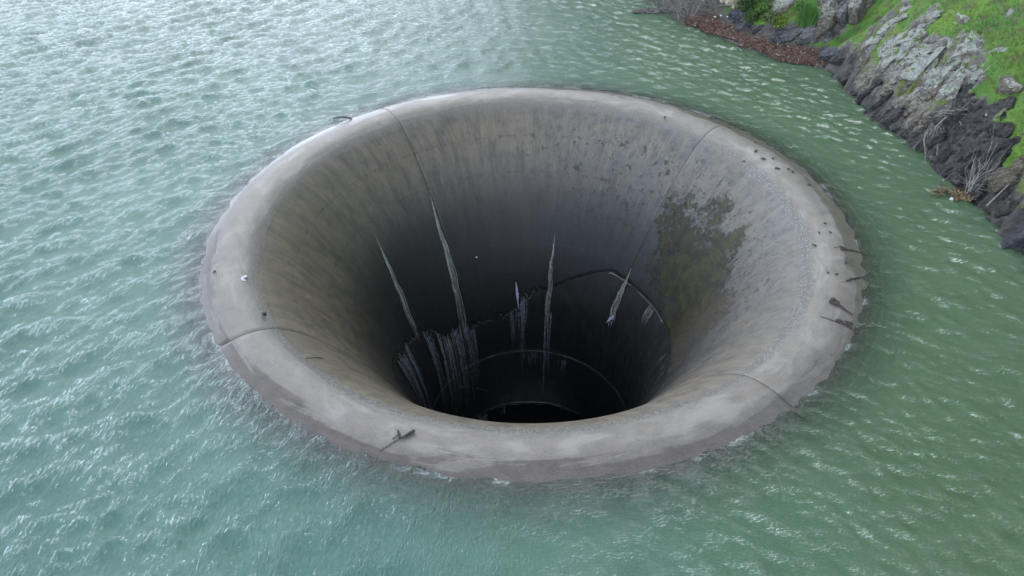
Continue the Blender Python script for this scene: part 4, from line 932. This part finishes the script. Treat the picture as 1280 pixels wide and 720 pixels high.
def wood_block(name, size, p, rot, mat, label, cat):
    bm = bmesh.new(); bmesh.ops.create_cube(bm, size=2)
    for v in bm.verts: v.co = Vector((v.co.x * size[0], v.co.y * size[1], v.co.z * size[2]))
    bmesh.ops.subdivide_edges(bm, edges=bm.edges[:], cuts=3, use_grid_fill=True)
    for v in bm.verts: v.co += Vector((mnoise.noise(v.co * 9), mnoise.noise(v.co * 9 + Vector((5, 0, 0))), mnoise.noise(v.co * 9 + Vector((0, 7, 0))))) * min(size) * .18
    bmesh.ops.bevel(bm, geom=[e for e in bm.edges if e.calc_face_angle(0) > .9], offset=min(size) * .1, segments=1, affect='EDGES')
    me = bpy.data.meshes.new(name); bm.to_mesh(me); bm.free(); me.materials.append(mat)
    o = bpy.data.objects.new(name, me); C.objects.link(o); o.location = p; o.rotation_euler = rot; return tag(o, label, cat)
for (lab, sz), p in zip(BK, BAKED['pos']['blocks']): wood_block('wood_block', sz, (p[0], p[1], p[2] + sz[2] * .6), (.1, .05, rng.uniform(-.4, .4)), M_block, lab, 'wood')
M_palestone = simple_mat('pale_stone', (.24, .24, .22), (.36, .36, .34), 20, .8, .4)
LT = ['white scrap of litter on the drift, leftmost of three', 'flat white piece of litter on the drift between two scraps', 'white scrap of litter on the drift against the dark rocks', 'white speck of litter in the brush at the top edge',
      'small pale litter piece just below the brush speck', 'pale chip of rock on the upper black cliff', 'white lump at the foot of the yellow moss cushion', 'pale stone chip right of the forked branch', 'whitish chip near the right end of the black cliff', 'little white stone in the upper meadow']
for i, (lab, p) in enumerate(zip(LT, BAKED['pos']['litter'])): lump('litter' if i < 5 else 'stone', p, (.08, .055, .04) if i < 5 else (.06, .04, .03), M_scrap if i < 5 else M_palestone, lab, 'litter' if i < 5 else 'stone', 800 + i, 2, .05)
mb = MB(); a_, b_ = [np.array(q) for q in BAKED['pos']['stick']]; q = np.linspace(0, 1, 8)[:, None]; mb.tube(a_ + (b_ - a_) * q + np.array([-.15, -.15, .22]), np.linspace(.035, .018, 8), 6)
tag(mb.build('stick', M_palewood), 'straight tan stick leaning against the pointed brown boulder', 'stick')
IT = BAKED['items']
# driftwood on the crest
def on_rim(x_, y_, lift): return np.array([x_, y_, max(rim_z(math.hypot(x_, y_)), -.02) + lift])
def stick_path(A, B, rad, wob=.04, npt=12, lift=.0):
    q = np.linspace(0, 1, npt); A, B = np.array(A)[:2], np.array(B)[:2]; L_ = np.linalg.norm(B - A); side = np.array([-(B - A)[1], (B - A)[0]]) / L_
    off = np.cumsum(rng.normal(0, wob, npt)) * L_ * .35
    return np.array([on_rim(*(A[:2] + (B - A)[:2] * t + side * o_), rad * .7 + lift) for t, o_ in zip(q, off - off[0])])
def drift(name, label, parts, mat=M_wood, cat='driftwood'):
    mb = MB()
    for A, B, r0, r1, lift in parts:
        P = stick_path(A, B, max(r0, r1), .035, 12, lift); rad = np.linspace(r0, r1, 12) * (1 + .25 * rng.normal(size=12) * .6); mb.tube(P, np.abs(rad), 6, rng.uniform(.3, .7))
    return tag(mb.build(name, mat, None, False), label, cat)
def lerp(A, B, t, dx=0, dy=0):
    A, B = np.array(A), np.array(B); d = (B - A)[:2]; L_ = np.linalg.norm(d); s_ = np.array([-d[1], d[0]]) / L_
    return (A[:2] + d * t + s_ * dy + d / L_ * dx)
DR = BAKED['drift']
A, B = DR['right_top']
drift('driftwood', 'forked dark driftwood stick topmost of the four on the right rim', [(A, B, .035, .014, 0), (lerp(A, B, .02, 0, .16), lerp(A, B, .42), .028, .022, .01), (lerp(A, B, .1, 0, -.06), lerp(A, B, .4), .02, .02, 0), (lerp(A, B, -.25, 0, .1), lerp(A, B, .05, 0, .15), .008, .012, 0)])
A, B = DR['right_mid']
drift('driftwood', 'straight slim driftwood stick second from the top on the right rim', [(A, B, .032, .02, 0), (lerp(A, B, .3, 0, .1), lerp(A, B, .55), .02, .02, .01), (lerp(A, B, -.35), lerp(A, B, -.02), .006, .01, 0)])
A, B = DR['right_big']
drift('driftwood', 'long driftwood branch with a thick split root end on the right rim', [(A, B, .05, .02, 0), (lerp(A, B, 0, 0, .05), lerp(A, B, .34, 0, .05), .055, .05, .03), (lerp(A, B, .05, 0, -.06), lerp(A, B, .4), .045, .05, .02), (lerp(A, B, .02, 0, .12), lerp(A, B, .3, 0, .03), .03, .035, .05)])
A, B = DR['right_low']
drift('driftwood', 'lowest driftwood branch on the right rim with a knotted clump and a whip-thin tip', [(A, B, .012, .018, 0), (lerp(A, B, .4), lerp(A, B, .85, 0, -.02), .035, .03, .01), (lerp(A, B, .45, 0, .05), lerp(A, B, .62), .05, .03, .02), (lerp(A, B, .72, 0, .14), lerp(A, B, .80, 0, -.02), .03, .03, .02), (lerp(A, B, .66, 0, .12), lerp(A, B, .86, 0, .16), .02, .026, .02)])
A, B = DR['left_bottom']
drift('driftwood', 'two stubby dark driftwood branches joined in a V on the near rim', [(lerp(A, B, .62, 0, -.04), lerp(A, B, 1.02), .035, .04, .02), (lerp(A, B, .60), lerp(A, B, .66, 0, .25), .03, .028, .02), (lerp(A, B, .42, 0, .06), lerp(A, B, .66, 0, .12), .02, .02, .03)])
drift('driftwood', 'thin pale grey pole trailing from the V shaped driftwood on the near rim', [(A, lerp(A, B, .62), .012, .02, 0)], M_palewood)
A, B = DR['top_left']
mb = MB(); q = np.linspace(0, 1, 10)[:, None]; P = np.array(A) + (np.array(B) - np.array(A)) * q; P[:, 2] = .05 + .07 * np.sin(q[:, 0] * math.pi); mb.tube(P, np.linspace(.022, .04, 10), 6); tag(mb.build('driftwood', M_wood), 'curved dark stick washed against the upper left rim', 'driftwood')
A, B = DR['top_right']
mb = MB(); P = np.array(A) + (np.array(B) - np.array(A)) * q; P[:, 2] = .03 + .05 * np.sin(q[:, 0] * math.pi); P[:, 0] += .08 * np.sin(q[:, 0] * 3); mb.tube(P, np.linspace(.014, .024, 10), 5); tag(mb.build('driftwood', M_wood), 'thin dark twig afloat just off the upper right rim', 'driftwood')
A, B = DR['lip']; s0_ = s_at_r(math.hypot(A[0], A[1])); s1_ = s_at_r(math.hypot(B[0], B[1])); mb = MB()
qq = np.linspace(0, 1, 8); mb.tube(surf(s0_ + (s1_ - s0_) * qq, math.atan2(A[1], A[0]) + (math.atan2(B[1], B[0]) - math.atan2(A[1], A[0])) * qq, .012), np.linspace(.006, .014, 8), 5); tag(mb.build('twig', M_wood), 'thin twig lying inside the left lip below the black block', 'twig')
# small twigs scattered on the crest
for i, p in enumerate(BAKED['bits']):
    mb = MB(); r_ = math.hypot(p[0], p[1]); a = rng.uniform(0, 6.28); L_ = rng.uniform(.08, .2)
    for k in range(2 + i % 2):
        a2 = a + rng.normal(0, .5); c = on_rim(p[0], p[1], .02); d = np.array([math.cos(a2), math.sin(a2), .12 * rng.rand()]) * L_ * rng.uniform(.5, 1)
        mb.tube(np.array([c - d * .6, c + [.01, .01, .015], c + d * .6]), (.014, .022, .010), 5, rng.uniform(.2, .6))
    left = p[0] < 0
    tag(mb.build('twig', M_wood), 'tiny dark twig near the water on the left rim' if left else 'tiny dark scrap of twig lying on the wet right rim', 'twig', None if left else 'twig scraps on the right rim')
def place_rim(name, p, size, mat, label, cat, seed):
    o = lump(name, p, size, mat, label, cat, seed, 2); o.location = on_rim(p[0], p[1], size[2] * .6); return o
place_rim('wood_block', IT['black'], (.085, .06, .055), simple_mat('charred_wood', (.012, .011, .011), (.03, .027, .025), 20, .7, .5), 'small black charred block on the left rim', 'block', 31)
# folded white scrap with a bite out of it
mb = MB(); c = on_rim(IT['white'][0], IT['white'][1], .03)
ph = np.linspace(.7, 5.5, 12); P = np.stack([c[0] + .07 * np.cos(ph), c[1] + .085 * np.sin(ph), c[2] + .02 * np.sin(ph * 2)], -1); mb.tube(P, .034 + .012 * np.sin(np.linspace(0, 3.1, 12)), 6)
tag(mb.build('litter', M_scrap, None, True), 'white crescent shaped scrap lying on the left rim', 'litter')
# crumpled pale film caught on the wall
def film(A, B, w, label):
    A, B = np.array(A), np.array(B); nq = 16; q = np.linspace(0, 1, nq)
    th0, th1 = math.atan2(A[1], A[0]), math.atan2(B[1], B[0]); s0, s1 = s_at_z(A[2]), s_at_z(B[2]); V = []
    for i, t in enumerate(q):
        r_ = 4.8; ww = w * (math.sin(min(1, t * 1.8 + .12) * math.pi / 2) if t < .5 else (1 - t) * 1.7 + .10) * rng.uniform(.75, 1.2)
        for e in (-1, -.4, .3, 1):
            V.append(surf(np.array(s0 + (s1 - s0) * t), np.array(th0 + (th1 - th0) * t + e * ww / r_ + rng.normal(0, .15) * ww / r_), .05 + .04 * rng.rand() + .03 * (1 - abs(e))))
    V = np.array(V); return tag(mesh_obj('plastic_film', V, grid_faces(nq, 4), M_rag, None, False), label, 'film')
film(*IT['rag'], .06, 'narrow crumpled pale blue film hanging on the far shaft wall')
film(*IT['rag2'], .08, 'small pale bluish scrap caught beside the far right streak')
lump('litter', IT['dot'], (.045, .035, .05), M_scrap, 'white speck stuck on the far wall of the funnel', 'litter', 9)
